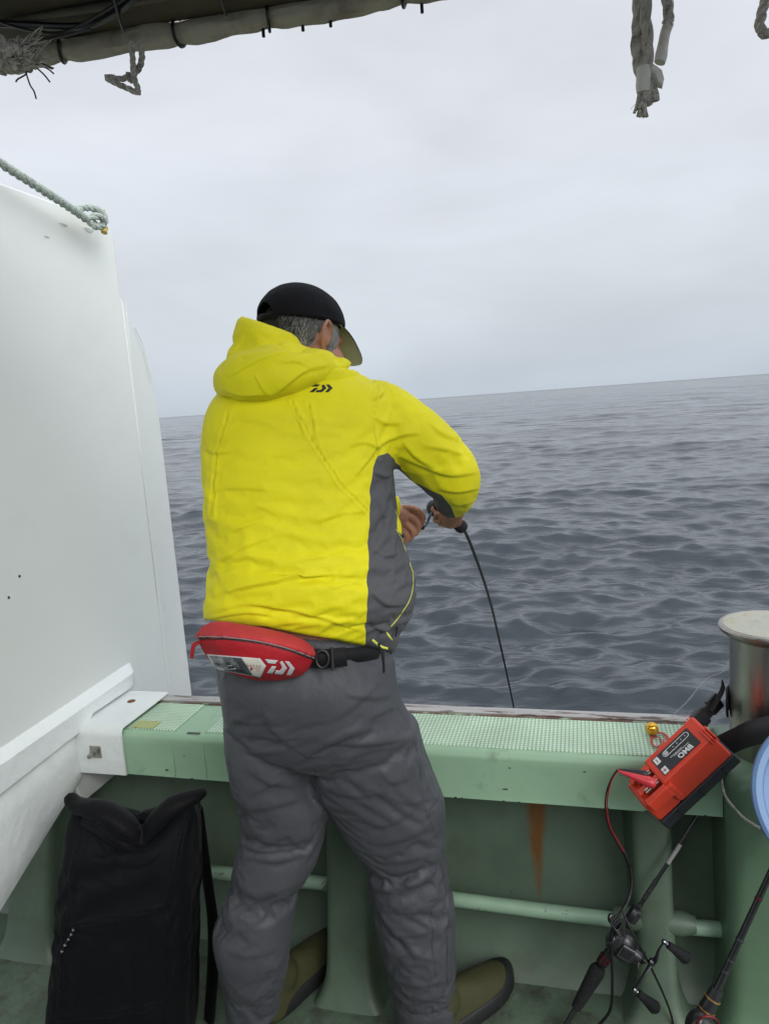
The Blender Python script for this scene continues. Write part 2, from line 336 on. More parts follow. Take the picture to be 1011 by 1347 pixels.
# non-slip panels, a few mm proud
cap_top = MB()
px_edges = [(-1.14, -1.005), (-.915, .245)]
for a, b in px_edges:
    mb = MB(); nx = max(3, int((b-a)/.02)); xs = np.linspace(a, b, nx); box(mb, (a, YI+.022, .598), (b, YO-.028, .6035))
    mb.build('nonslip_panel', m_grid, bul, False, bevel=.0015)
mb = MB(); box(mb, (-1.13, YI+.022, .6036), (-1.065, YI+.062, .6052)); mb.build('worn_patch', mat('worn_tan_patch', (.36, .40, .17), .7, dirt=(.25, .13, .07), dscale=30, dlo=.56, dhi=.62), bul, False)
mb = MB(); sweepx(mb, [(YO-.018, .598), (YO-.018, .607), (YO-.012, .609), (YO+.012, .609), (YO+.014, .600), (YO+.014, .57), (YO+.0015, .57), (YO+.0015, .598)], np.linspace(XL, .26, 60), wob=.0012); mb.build('edge_strip', m_gun_edge, bul)
mb = MB(); sweepx(mb, [(YO-.026, .5995), (YO-.026, .6035), (YO-.019, .6035), (YO-.019, .5995)], np.linspace(XL, .26, 60), wob=.001); mb.build('edge_sealant', mat('cracked_sealant', (.13, .07, .055), .8, var=.4, vscale=50, dirt=(.28, .36, .25), dscale=25, dlo=.5, dhi=.6), bul)
# hull skin, leaning in towards the foot, with a cove at the deck
mb = MB()
hp = [(1.665, .56), (1.655, .40), (1.635, .25), (1.60, .10), (1.575, .03), (1.545, .001), (1.49, .0005), (1.49, -.03), (1.80, -.03), (1.78, .56)]
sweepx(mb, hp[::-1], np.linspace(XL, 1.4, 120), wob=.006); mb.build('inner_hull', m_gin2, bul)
mb = MB(); sweepx(mb, [(1.69, .57), (1.76, -.9), (1.82, -.9), (1.71, .57)], np.linspace(XL, 1.4, 10)); mb.build('outer_hull', m_white, bul)
# frames (moulded knees)
def knee(xa, xb, wt=0.0, ztop=.53, ybot=1.40, ytop=1.53):
    mb = MB(); nz_ = 26; rows = []
    for i in range(nz_+1):
        t = i/nz_; z = -.005 + (ztop+.005)*t
        fl = .03*math.exp(-z/.03) + .05*max(0, (z-.44)/.09)**2
        yf = ybot + (ytop-ybot)*t**.9 - fl*.3
        a = xa - fl - .004*noise.noise(Vector((xa, z*4, 0))); b = xb + fl + .004*noise.noise(Vector((xb, z*4, 3)))
        rr = .022; r_ = []
        r_.append((a-.02, 1.72, z)); r_.append((a-.006, 1.60, z))
        for q in np.linspace(0, math.pi/2, 6): r_.append((a+rr-rr*math.cos(q), yf+rr-rr*math.sin(q), z))
        r_.append(((a+b)/2, yf-.002, z))
        for q in np.linspace(math.pi/2, 0, 6): r_.append((b-rr+rr*math.cos(q), yf+rr-rr*math.sin(q), z))
        r_.append((b+.006, 1.60, z)); r_.append((b+.02, 1.72, z)); rows.append(r_)
    k = len(rows[0]); V = [p for r_ in rows for p in r_]
    F = [(i*k+j, i*k+j+1, (i+1)*k+j+1, (i+1)*k+j) for i in range(nz_) for j in range(k-1)] + [tuple(range(k)), tuple(nz_*k+j for j in range(k))[::-1]] + [(i*k, (i+1)*k, (i+1)*k+k-1, i*k+k-1) for i in range(nz_)]
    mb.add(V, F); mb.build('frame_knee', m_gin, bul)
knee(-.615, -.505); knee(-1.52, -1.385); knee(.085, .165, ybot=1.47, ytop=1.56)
mb = MB(); P = spline([(XL, 1.535, .205), (-1.0, 1.535, .212), (-.55, 1.535, .214), (0, 1.535, .203), (.30, 1.55, .196)], 10)
tube(mb, P, .0165, 16); mb.build('pipe_rail', m_pipe, bul)
for xx in (-.56, -1.44, .125):
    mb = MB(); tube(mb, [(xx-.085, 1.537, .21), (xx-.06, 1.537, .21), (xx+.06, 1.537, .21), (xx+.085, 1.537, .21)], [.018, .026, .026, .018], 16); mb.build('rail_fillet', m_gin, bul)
g_ = np.random.default_rng(5); m_chip = mat('chip_dark', (.05, .06, .055), .7); m_chip2 = mat('chip_edge', (.03, .035, .03), .8)
for k_ in range(16):
    mb = MB()
    x = g_.uniform(-1.05, .24); z = g_.uniform(.50, .585); w0 = g_.uniform(.001, .004); c = np.array([x, YI-.0006, z]); n_ = 8
    mb.add([c+np.array([w0*g_.uniform(.5, 1.4)*math.cos(a_)*1.5, 0, w0*g_.uniform(.4, 1)*math.sin(a_)]) for a_ in np.linspace(0, 2*math.pi, n_, endpoint=False)], [tuple(range(n_))]); mb.build('paint_chip', m_chip, bul, False)
for k_ in range(20):
    mb = MB()
    x = g_.uniform(-1.05, .24); z = .4868; w0 = g_.uniform(.002, .009)
    box(mb, (x, YI-.0009, z-.0002), (x+w0, YI+.001, z+g_.uniform(.001, .003))); mb.build('paint_chip', m_chip2, bul, False)
for x in (-1.003, -.917):
    mb = MB(); sweepx(mb, [(YI-.0012, .489), (YI-.0012, .58), (YI+.004, .594), (YI+.02, .6016), (YO-.03, .6016), (YO-.03, .6), (YI+.02, .5995), (YI+.006, .59), (YI+.0006, .578), (YI+.0006, .489)], [x-.0015, x+.0015]); mb.build('joint_line', m_gsm, bul)
mb = MB(); box(mb, (-.965, YI+.012, .6002), (-.93, YI+.020, .6012)); mb.build('scrape', mat('scrape_dark', (.06, .08, .07), .7), bul, False)
# corner post that carries the bollard
mb = MB(); rows = []
Pn = []
for z in list(np.linspace(-.005, .56, 20)) + [.575, .586, .592]:
    ins = 0 if z < .56 else {0: 0}.get(0, 0) + (.0 if z < .57 else (.004 if z < .58 else (.011 if z < .59 else .022)))
    xa, xb, ya, yb = .262+ins, 1.38, 1.462+ins, 1.72-ins
    fl = .03*math.exp(-max(z, 0)/.04)
    c = [(xa-fl, yb), (xa-fl, ya+.035)] + [(xa-fl+.035-.035*math.cos(q), ya-fl+.035-.035*math.sin(q)) for q in np.linspace(.1, math.pi/2, 6)] + [(xb, ya-fl), (xb, yb)]
    Pn.append([(x, y, z) for x, y in c])
k = len(Pn[0]); V = [p for r_ in Pn for p in r_]
F = [(i*k+j, i*k+(j+1) % k, (i+1)*k+(j+1) % k, (i+1)*k+j) for i in range(len(Pn)-1) for j in range(k)] + [tuple(range(k))[::-1], tuple((len(Pn)-1)*k+j for j in range(k))]
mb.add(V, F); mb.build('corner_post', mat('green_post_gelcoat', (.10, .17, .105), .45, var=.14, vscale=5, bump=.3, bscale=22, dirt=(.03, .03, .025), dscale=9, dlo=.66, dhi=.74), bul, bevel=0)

# ------------------------------------------------------------------ white partition
XW = -1.285
wal = thing('partition_panel', 'tall white fibreglass partition standing across the deck at the left', 'partition', (XW, 1.4, .3))
def yz(px, py, X=XW): q = ax(px, py, X); return (float(q[1]), float(q[2]))
top_l = yz(0, 240); top_r = yz(150, 305); Yf = yz(185, 600)[0]; Yo = yz(215, 545)[0]
e0, e1 = yz(0, 1192), yz(104, 1022); zt = lambda y: e0[1] + (e1[1]-e0[1])*(y-e0[0])/(e1[0]-e0[0])      # lower edge
outline = [(0.2, 2.20), (top_l[0]-.5, top_l[1]+.075), top_l, ((top_l[0]+top_r[0])/2, (top_l[1]+top_r[1])/2+.012), (top_r[0]-.02, top_r[1]+.003), (top_r[0]-.004, top_r[1]-.006), (Yf, top_r[1]-.06), (Yf, .40), (1.50, .40), (e1[0]-.02, zt(e1[0]-.02)), (.2, zt(.2))]
M = frame((XW, 0, 0), (0, 1, 0), (0, 0, 1), (1, 0, 0))
mb = MB(); tri_prism(mb, outline, M, -.05, 0.0); mb.build('panel_sheet', m_white, wal, True, bevel=.006)
mb = MB()
wing = [(Yf, yz(160, 390)[1]), (yz(205, 485)[0]-.005, yz(205, 485)[1]), (Yo, yz(215, 545)[1]), (Yo, yz(248, 830)[1]), (Yo, .40), (Yf, .40)]
V = []
for th_ in (0, -.04):
    for (yy, zz) in wing: V.append((XW + th_ - (yy-Yf)*.10 + (.0015 if th_ == 0 else 0), yy, zz))
k = len(wing); F = [tuple(range(k)), tuple(range(k, 2*k))[::-1]] + [(i, (i+1) % k, k+(i+1) % k, k+i) for i in range(k)]
mb.add(V, F); mb.build('wing_strip', m_white, wal, True, bevel=.008)
# moulded step: a sloping facet over an upright face, then a groove and the thicker foot below
a0, a1 = yz(0, 990), yz(172, 874); g0, g1 = yz(0, 1040), yz(109, 955)
def lz(y, p, q): return p[1] + (q[1]-p[1])*(y-p[0])/(q[0]-p[0])
mb = MB(); ys = list(np.linspace(.2, a1[0]-.06, 50)) + list(np.linspace(a1[0]-.055, a1[0], 12)); V = []
for y in ys:
    t = max(0, (y-(a1[0]-.055))/.055); e = math.sqrt(max(0, 1-t*t)); top = lz(y, a0, a1); bot = lz(y, g0, g1)
    if y > g1[0]: bot = max(bot, .617)
    w_ = .0012*noise.noise(Vector((y*14, 1, 2)))
    for (zz, d) in ((top+.010, -.002), (top+.006, .004*e), (top-.010, .021*e+w_), (top-.014, .0245*e+w_), (top+(bot-top)*.5, .0235*e+w_), (bot+.008, .0245*e), (bot+.004, .0225*e), (bot+.001, .008*e), (bot-.004, .004*e)): V.append((XW+d, y, zz))
k = 9; F = [(i*k+j, i*k+j+1, (i+1)*k+j+1, (i+1)*k+j) for i in range(len(ys)-1) for j in range(k-1)]
mb.add(V, F); mb.build('moulded_step', m_white_r, wal, angle=24)
mb = MB(); V = []; ys = np.linspace(.2, 1.497, 50)
for y in ys:
    up_ = lz(y, g0, g1)+.002; lo = zt(y)-.002
    w_ = .0015*noise.noise(Vector((y*9, 4, 2)))
    for (zz, d) in ((up_, .002), (up_-.004, .006), (up_-.012, .0115+w_), (up_+(lo-up_)*.35, .0125+w_*2), (up_+(lo-up_)*.7, .0125-w_), (lo+.008, .012), (lo+.002, .009), (lo, .002), (lo, -.04)): V.append((XW+d, y, zz))
k = 9; F = [(i*k+j, i*k+j+1, (i+1)*k+j+1, (i+1)*k+j) for i in range(len(ys)-1) for j in range(k-1)] + [tuple((len(ys)-1)*k+j for j in range(k))]
mb.add(V, F); mb.build('panel_foot', m_white_r, wal)
# faint raised seam, smudges near the top corner and small chips
mb = MB()
for pts, r in (([(0, 322), (60, 338), (120, 352), (158, 366)], 0), ([(165, 395), (186, 600), (207, 780), (216, 900)], .0012), ([(177, 430), (188, 455), (200, 500)], .0016)):
    if r: tube(mb, spline([ax(a_, b_, XW) for a_, b_ in pts], 8), r, 6)
mb.build('weld_seam', m_white, wal)
m_smu = mat('grey_smudge', (.42, .45, .45), .6, var=.25, vscale=60)
for (px_, py_, wy, wz) in ((117, 303, .020, .006), (84, 296, .016, .004), (62, 312, .010, .003)):
    mb = MB(); c = ax(px_, py_, XW+.0006); mb.add([c+np.array([0, wy*math.cos(a_)*(1+.2*math.sin(3*a_)), wz*math.sin(a_)]) for a_ in np.linspace(0, 2*math.pi, 20, endpoint=False)], [tuple(range(20))]); mb.build('smudge', m_smu, wal)
# saddle bracket over the gunwale
mb = MB(); bw0, bw1 = -1.30, -1.140
sp_ = [(YI-.008, .487), (YI-.008, .590), (YI-.003, .604), (YI+.008, .612), (YO+.018, .614), (YO+.024, .608), (YO+.024, .56), (YO+.017, .56), (YO+.017, .6105), (YI+.004, .6085), (YI-.0015, .600), (YI-.0015, .487)]
sweepx(mb, sp_, np.linspace(-1.30, bw1, 12), wob=.001); mb.build('saddle_bracket', m_white_r, wal, bevel=.0)
mb = MB(); c = ay(126, 989, YI-.009); box(mb, (c[0]-.016, c[1]-.002, c[2]-.016), (c[0]+.016, c[1]+.002, c[2]+.016)); mb.build('washer_plate', m_steel, wal, False, bevel=.001)
mb = MB(); cc = c+np.array([0, -.002, 0]); lathe(mb, [(.011, 0), (.011, .009), (.006, .0095), (.006, .026), (.004, .028)], cc, (0, -1, 0), 6); mb.build('bolt', m_steel, wal)
mb = MB()
for (px, py) in ((26, 758), (12, 786)):
    c = ax(px, py, XW+.0005); lathe(mb, [(.0035, 0), (.003, .0008)], c, (1, 0, 0), 10)
mb.build('screw_hole', m_black, wal)
mb = MB(); c = np.array([-1.215, 1.66, .6142]); lathe(mb, [(.012, -.0012), (.011, .0006), (.004, .0018)], c, (0, 0, 1), 9); mb.build('rust_spot', mat('rust', (.16, .07, .025), .9, var=.4, vscale=80), wal)

# ------------------------------------------------------------------ bollard
bc = np.array([.372, 1.60, .585])
bo = thing('mooring_bollard', 'round stainless steel mooring bollard with a flared disc top at the right', 'bollard', bc)
mb = MB(); lathe(mb, [(.081, 0), (.081, .262), (.079, .264)], bc, n=64); mb.build('post', m_steel, bo)
mb = MB(); lathe(mb, [(.080, .258), (.090, .264), (.1005, .272), (.103, .276), (.1035, .280), (.101, .2835), (.095, .2845)], bc, n=64); mb.build('cap_rim', m_steel, bo)
mb = MB(); lathe(mb, [(.0945, .280), (.0945, .2850), (.05, .2862), (.002, .2866)], bc, n=64); mb.build('cap_disc', m_steel_top, bo)

# ------------------------------------------------------------------ added unseen box behind the camera, shades the legs and lower hull
wh = thing('shade_block', 'added unseen grey green box behind the viewer that blocks light from the lower deck', 'shade block', (-.5, -1.3, 0))
mb = MB(); box(mb, (-2.4, -2.2, 0), (1.25, -.55, 1.38)); mb.build('shade_block_body', mat('shade_block_paint', (.16, .19, .17), .6, var=.1), wh, True, bevel=.03)
mb = MB(); box(mb, (-1.2, -.548, .25), (-.4, -.535, 1.1)); mb.build('shade_block_panel', m_gsm, wh, True, bevel=.004)

# ------------------------------------------------------------------ awning overhead
m_tarp = mat('brown_tarpaulin', (.36, .325, .27), .75, var=.2, vscale=9, bump=.6, bscale=30, dirt=(.18, .15, .12), dscale=10, dlo=.5, dhi=.7)
m_tarp_d = mat('dark_awning_canvas', (.07, .055, .038), .8, var=.3, vscale=5, bump=.5, bscale=14, dirt=(.04, .035, .028), dscale=4, dlo=.5, dhi=.7)
awl = az(50, 68, 2.0); awr = az(548, -10, 2.0); dv = nrm(awr-awl); awl[2] = awr[2] = 2.0
awn = thing('deck_awning', 'dark canvas awning over the deck with a rolled tarpaulin lashed along its front edge', 'awning', awl)
L_ = np.linalg.norm(awr-awl) + 1.6
nv = nrm(np.cross(dv, [0, 0, 1])); nv = -nv if nv[1] > 0 else nv     # towards the camera
# rolled tarpaulin with sags and pinches
mb = MB(); ks = 220; S = np.linspace(0, L_, ks); lash = [.045, .25, .40, .62, .85, 1.1, 1.35, 1.6]
V = []; nn = 26
for s_ in S:
    pinch = sum(math.exp(-((s_-a)/.018)**2) for a in lash)
    for j in range(nn):
        th_ = 2*math.pi*j/nn; ra = .0175*(1-.22*pinch)*(1+.30*noise.noise(Vector((s_*9, math.cos(th_)*1.2, math.sin(th_)*1.2)))+.16*noise.noise(Vector((s_*30, math.cos(th_)*3, math.sin(th_)*3))))
        if s_ < .004: ra *= .7
        V.append(awl + dv*s_ + nv*ra*math.cos(th_)*.9 + np.array([0, 0, 1])*(ra*1.15*math.sin(th_) - .004*math.sin(s_*7)))
F = [(i*nn+j, i*nn+(j+1) % nn, (i+1)*nn+(j+1) % nn, (i+1)*nn+j) for i in range(ks-1) for j in range(nn)] + [tuple(range(nn)), tuple((ks-1)*nn+j for j in range(nn))]
mb.add(V, F); mb.build('rolled_tarpaulin', m_tarp, awn)
for a in lash:
    mb = MB(); th_ = np.linspace(0, 2*math.pi, 25); c = awl + dv*a
    P = [c + dv*(.004*math.sin(t+a*20)) + nv*.0175*math.cos(t) + np.array([0, 0, 1])*(.0205*math.sin(t)-.004*math.sin(a*7)) for t in th_]
    tube(mb, P, .0028, 6, cap=False); mb.build('lashing', m_black, awn)
# canvas sheet above/behind with ripples
mb = MB(); nu, nvv = 90, 44; V = []
for i in range(nu):
    for j in range(nvv):
        u = -1.2 + (L_+1.2)*i/(nu-1); v = .012 + 1.15*j/(nvv-1)
        z = .008 + .10*v + (.010*noise.noise(Vector((u*4, v*5, 0))) + .012*math.sin(u*9+v*2))*min(1, v*5)
        V.append(awl + dv*u + nv*v + np.array([0, 0, z]))
F = [(i*nvv+j, (i+1)*nvv+j, (i+1)*nvv+j+1, i*nvv+j+1) for i in range(nu-1) for j in range(nvv-1)]
mb.add(V, F); o = mb.build('canvas_sheet', m_tarp_d, awn); sm = o.modifiers.new('th', 'SOLIDIFY'); sm.thickness = .003
mb = MB()
for v in (.075, .19):
    P = [awl + dv*u + nv*v + np.array([0, 0, .004+.10*v]) for u in np.linspace(-1.1, L_, 20)]; tube(mb, P, .017 if v > .1 else .006, 12)
mb.build('frame_pipe', mat('awning_pipe', (.10, .09, .075), .6, metal=.3, var=.3), awn)
# black hose and sagging cords beneath the canvas
mb = MB(); P = spline([az(-60, 26, 2.0), az(30, 33, 2.0), az(110, 34, 2.0), az(150, 18, 2.0), az(180, -5, 2.0), az(215, -40, 2.02)], 10); tube(mb, P, .0055, 10); mb.build('black_hose', m_black, awn)
for pts in ([az(-20, 22, 1.99), az(40, 40, 1.985), az(90, 40, 1.99), az(170, -5, 2.0)], [az(45, 55, 1.985), az(90, 46, 1.985), az(120, 38, 1.99)], [az(150, -2, 2.0), az(158, 28, 1.99), az(163, 42, 1.99)], [az(290, -8, 2.0), az(297, 20, 1.995)]):
    mb = MB(); tube(mb, spline(pts, 8), .0022, 6); mb.build('cord', m_black, awn)
for s_ in (.39, .455, .50, .645):
    mb = MB(); c = awl + dv*(s_) + np.array([0, 0, -.018]); tube(mb, [c, c+np.array([0, 0, -.012])], .0028, 8); mb.build('toggle', m_black, awn)


# ------------------------------------------------------------------ person
def ring(pl, pr, h, hd, h2=None, n=28, e=2.25, lift=0.0):
    """closed cross-section given by the two silhouette points, its distance out and half depth"""
    a = ah(pl[0], pl[1], h); b = ah(pr[0], pr[1], h if h2 is None else h2); c = (a+b)/2; u = (b-a)/2; out = []
    for t in np.linspace(0, 2*math.pi, n, endpoint=False):
        ct, st = math.cos(t), math.sin(t); x = abs(ct)**(2/e)*np.sign(ct); y_ = abs(st)**(2/e)*np.sign(st)
        out.append(c + u*x + Fh*hd*y_ + Zv*lift*max(0, -y_))
    return np.array(out)
def resample_rings(rings, sub=4):
    A = np.array(rings); k, n, _ = A.shape
    return np.stack([spline(A[:, j], sub) for j in range(n)], 1)
def loft(mb, rings, sub=4, mi=0, dome=0.0):
    A = resample_rings(rings, sub); k, n, _ = A.shape
    F = [(i*n+j, i*n+(j+1) % n, (i+1)*n+(j+1) % n, (i+1)*n+j) for i in range(k-1) for j in range(n)]
    F += [tuple(range(n))[::-1], tuple((k-1)*n+j for j in range(n))]
    mb.add(A.reshape(-1, 3), F, mi)
def limb(mb, pts, n=20, sub=6):
    """pts: (xyz, radius) joints -> smooth tapered tube with round ends"""
    P = spline([p for p, r in pts], sub); r = spline([(r, 0, 0) for p, r in pts], sub)[:, 0]
    tube(mb, P, list(r), n)
    for p, rr in (pts[0], pts[-1]): ball(mb, p, (rr*.99,)*3)
def ball(mb, c, rad, M=None, nu=20, nv=12):
    V = []; c = np.asarray(c, float)
    for i in range(1, nv):
        a = math.pi*i/nv
        for j in range(nu):
            b = 2*math.pi*j/nu; V.append((math.sin(a)*math.cos(b), math.sin(a)*math.sin(b), math.cos(a)))
    V.append((0, 0, 1)); V.append((0, 0, -1)); V = np.array(V)*np.array(rad)
    if M is not None: V = V@np.asarray(M).T
    F = [((i)*nu+j, (i+1)*nu+j, (i+1)*nu+(j+1) % nu, i*nu+(j+1) % nu) for i in range(nv-2) for j in range(nu)]
    t = (nv-1)*nu; F += [(t, j, (j+1) % nu) for j in range(nu)] + [(t+1, (nv-2)*nu+(j+1) % nu, (nv-2)*nu+j) for j in range(nu)]
    mb.add(V+c, F)
def remesh(mb, vox, smooth_it=3, fac=.5):
    """union of the overlapping closed shapes as one continuous surface; returns (V, F)"""
    me = bpy.data.meshes.new('tmp'); me.from_pydata(np.concatenate(mb.v).tolist(), [], mb.f); me.update()
    bm = bmesh.new(); bm.from_mesh(me); bmesh.ops.recalc_face_normals(bm, faces=bm.faces); bm.to_mesh(me); bm.free()
    o = bpy.data.objects.new('tmp', me); col.objects.link(o)
    q = o.modifiers.new('r', 'REMESH'); q.mode = 'VOXEL'; q.voxel_size = vox; q.adaptivity = 0
    s = o.modifiers.new('s', 'SMOOTH'); s.iterations = smooth_it; s.factor = fac
    dg = bpy.context.evaluated_depsgraph_get(); dg.update(); e = o.evaluated_get(dg); m2 = e.to_mesh()
    V = np.empty(len(m2.vertices)*3); m2.vertices.foreach_get('co', V); V = V.reshape(-1, 3)
    F = [tuple(p.vertices) for p in m2.polygons]; e.to_mesh_clear()
    bpy.data.objects.remove(o); bpy.data.meshes.remove(me)
    return V, F
def mesh_obj(name, V, F, mts, parent, attrs=None, smooth=True):
    me = bpy.data.meshes.new(name); base = np.array(root_loc(parent)) if parent is not None else np.zeros(3)
    me.from_pydata((V-base).tolist(), [], F); me.update()
    for q in (mts if isinstance(mts, (list, tuple)) else [mts]): me.materials.append(q)
    me.polygons.foreach_set('use_smooth', np.full(len(me.polygons), smooth))
    for k, a in (attrs or {}).items():
        at = me.attributes.new(k, 'FLOAT', 'POINT'); at.data.foreach_set('value', np.asarray(a, np.float32))
    o = bpy.data.objects.new(name, me); col.objects.link(o)
    if parent is not None: o.parent = parent
    return o
def vnormals(V, F):
    me = bpy.data.meshes.new('t'); me.from_pydata(V.tolist(), [], F); me.update(); a = np.empty(len(V)*3); me.vertices.foreach_get('normal', a); bpy.data.meshes.remove(me); return a.reshape(-1, 3)
def cloth(V, F, rest, goal, frames_=28, bend=.6, tens=12, name='c', grav=0.0):
    """let a garment buckle: rest = its slack cut, goal = how firmly each vertex is held to the body"""
    me = bpy.data.meshes.new(name); me.from_pydata(rest.tolist(), [], F); me.update()
    o = bpy.data.objects.new(name, me); col.objects.link(o)
    o.shape_key_add(name='Basis'); k = o.shape_key_add(name='pose'); k.data.foreach_set('co', V.reshape(-1))
    k.value = 0; k.keyframe_insert('value', frame=1); k.value = 1; k.keyframe_insert('value', frame=int(frames_*.6))
    vg = o.vertex_groups.new(name='pin')
    lv = np.clip(np.round(goal*40)/40, 0, 1)
    for g_ in np.unique(lv):
        vg.add(np.nonzero(lv == g_)[0].tolist(), float(g_), 'REPLACE')
    md = o.modifiers.new('cloth', 'CLOTH'); st = md.settings
    st.quality = 5; st.mass = .15; st.tension_stiffness = tens; st.compression_stiffness = tens; st.shear_stiffness = tens*.35; st.bending_stiffness = bend
    st.tension_damping = 5; st.compression_damping = 5; st.shear_damping = 5; st.bending_damping = .5; st.air_damping = 3
    st.vertex_group_mass = 'pin'; st.pin_stiffness = 1.0;
    md.collision_settings.use_collision = False; md.collision_settings.use_self_collision = False
    md.point_cache.frame_start = 1; md.point_cache.frame_end = frames_+2
    st.effector_weights.gravity = grav
    for f_ in range(1, frames_+1): scn.frame_set(f_)
    dg = bpy.context.evaluated_depsgraph_get(); e = o.evaluated_get(dg); m2 = e.to_mesh()
    W = np.empty(len(m2.vertices)*3); m2.vertices.foreach_get('co', W); W = W.reshape(-1, 3).copy(); e.to_mesh_clear()
    bpy.data.objects.remove(o); scn.frame_set(1)
    if not np.isfinite(W).all() or np.abs(W-V).max() > .25: print('cloth unstable', np.abs(W-V).max()); return V
    print('cloth moved', np.abs(W-V).mean(), np.abs(W-V).max()); return W
def subdiv(V, F, it=1, attrs=None):
    me = bpy.data.meshes.new('t'); me.from_pydata(V.tolist(), [], F)
    for k, a in (attrs or {}).items(): me.attributes.new(k, 'FLOAT', 'POINT').data.foreach_set('value', np.asarray(a, np.float32))
    o = bpy.data.objects.new('t', me); col.objects.link(o); q = o.modifiers.new('s', 'SUBSURF'); q.levels = it
    dg = bpy.context.evaluated_depsgraph_get(); dg.update(); e = o.evaluated_get(dg); m2 = e.to_mesh()
    W = np.empty(len(m2.vertices)*3); m2.vertices.foreach_get('co', W); W = W.reshape(-1, 3).copy(); G = [tuple(p.vertices) for p in m2.polygons]; A = {}
    for k in (attrs or {}):
        z = np.empty(len(m2.vertices), np.float32); m2.attributes[k].data.foreach_get('value', z); A[k] = z
    e.to_mesh_clear(); bpy.data.objects.remove(o); return W, G, A
def sdpoly(P, poly):
    """signed distance (inside positive) of 2-D points to a polygon"""
    poly = np.asarray(poly, float); d = np.full(len(P), 1e9); ins = np.zeros(len(P), bool); k = len(poly)
    for i in range(k):
        a, b = poly[i], poly[(i+1) % k]; ab = b-a; t = np.clip(((P-a)@ab)/(ab@ab), 0, 1); d = np.minimum(d, np.linalg.norm(P-(a+t[:, None]*ab), axis=1))
        c = ((a[1] > P[:, 1]) != (b[1] > P[:, 1])); xx = (b[0]-a[0])*(P[:, 1]-a[1])/(b[1]-a[1]+1e-12)+a[0]; ins ^= c & (P[:, 0] < xx)
    return np.where(ins, d, -d)
def dline(P, line):
    line = np.asarray(line, float); d = np.full(len(P), 1e9)
    for a, b in zip(line[:-1], line[1:]):
        ab = b-a; t = np.clip(((P-a)@ab)/(ab@ab), 0, 1); d = np.minimum(d, np.linalg.norm(P-(a+t[:, None]*ab), axis=1))
    return d
def fabric(name, rgb, rgb2=None, attr=None, rough=.62, weave=900, wr=.35, edge=None, var=.06, seam=None, spec=.22):
    mt = bpy.data.materials.new(name); mt.use_nodes = True; n = mt.node_tree.nodes; l = mt.node_tree.links; b = n['Principled BSDF']
    b.inputs['Roughness'].default_value = rough; b.inputs['Specular IOR Level'].default_value = spec; b.inputs['Sheen Weight'].default_value = .02; b.inputs['Sheen Roughness'].default_value = .5
    t = n.new('ShaderNodeTexCoord'); nz = n.new('ShaderNodeTexNoise'); nz.inputs['Scale'].default_value = 11; nz.inputs['Detail'].default_value = 7; l.new(t.outputs['Object'], nz.inputs[0])
    mr = n.new('ShaderNodeMapRange'); mr.inputs[1].default_value = .3; mr.inputs[2].default_value = .7; mr.inputs[3].default_value = 1-var; mr.inputs[4].default_value = 1+var; l.new(nz.outputs[0], mr.inputs[0])
    c = n.new('ShaderNodeRGB'); c.outputs[0].default_value = (*rgb, 1); cs = c.outputs[0]
    if attr:
        a = n.new('ShaderNodeAttribute'); a.attribute_name = attr
        s = n.new('ShaderNodeMapRange'); s.inputs[1].default_value = -.25; s.inputs[2].default_value = .25; l.new(a.outputs['Fac'], s.inputs[0])
        m1 = n.new('ShaderNodeMix'); m1.data_type = 'RGBA'; l.new(s.outputs[0], m1.inputs[0]); l.new(cs, m1.inputs[6]); m1.inputs[7].default_value = (*rgb2, 1); cs = m1.outputs[2]
    if seam:
        a = n.new('ShaderNodeAttribute'); a.attribute_name = 'seam'
        m1 = n.new('ShaderNodeMix'); m1.data_type = 'RGBA'; l.new(a.outputs['Fac'], m1.inputs[0]); l.new(cs, m1.inputs[6]); m1.inputs[7].default_value = (*seam, 1); cs = m1.outputs[2]
    mm = n.new('ShaderNodeMix'); mm.data_type = 'RGBA'; mm.blend_type = 'MULTIPLY'; mm.inputs[0].default_value = 1; l.new(cs, mm.inputs[6]); l.new(mr.outputs[0], mm.inputs[7]); l.new(mm.outputs[2], b.inputs['Base Color'])
    n2 = n.new('ShaderNodeTexNoise'); n2.inputs['Scale'].default_value = 42; n2.inputs['Detail'].default_value = 5; n2.inputs['Distortion'].default_value = .6; l.new(t.outputs['Object'], n2.inputs[0])
    b1 = n.new('ShaderNodeBump'); b1.inputs['Strength'].default_value = wr; b1.inputs['Distance'].default_value = .004; l.new(n2.outputs[0], b1.inputs['Height'])
    n3 = n.new('ShaderNodeTexNoise'); n3.inputs['Scale'].default_value = weave; n3.inputs['Detail'].default_value = 1; l.new(t.outputs['Object'], n3.inputs[0])
    b2 = n.new('ShaderNodeBump'); b2.inputs['Strength'].default_value = .25; b2.inputs['Distance'].default_value = .0006; l.new(n3.outputs[0], b2.inputs['Height']); l.new(b1.outputs[0], b2.inputs['Normal']); l.new(b2.outputs[0], b.inputs['Normal'])
    return mt
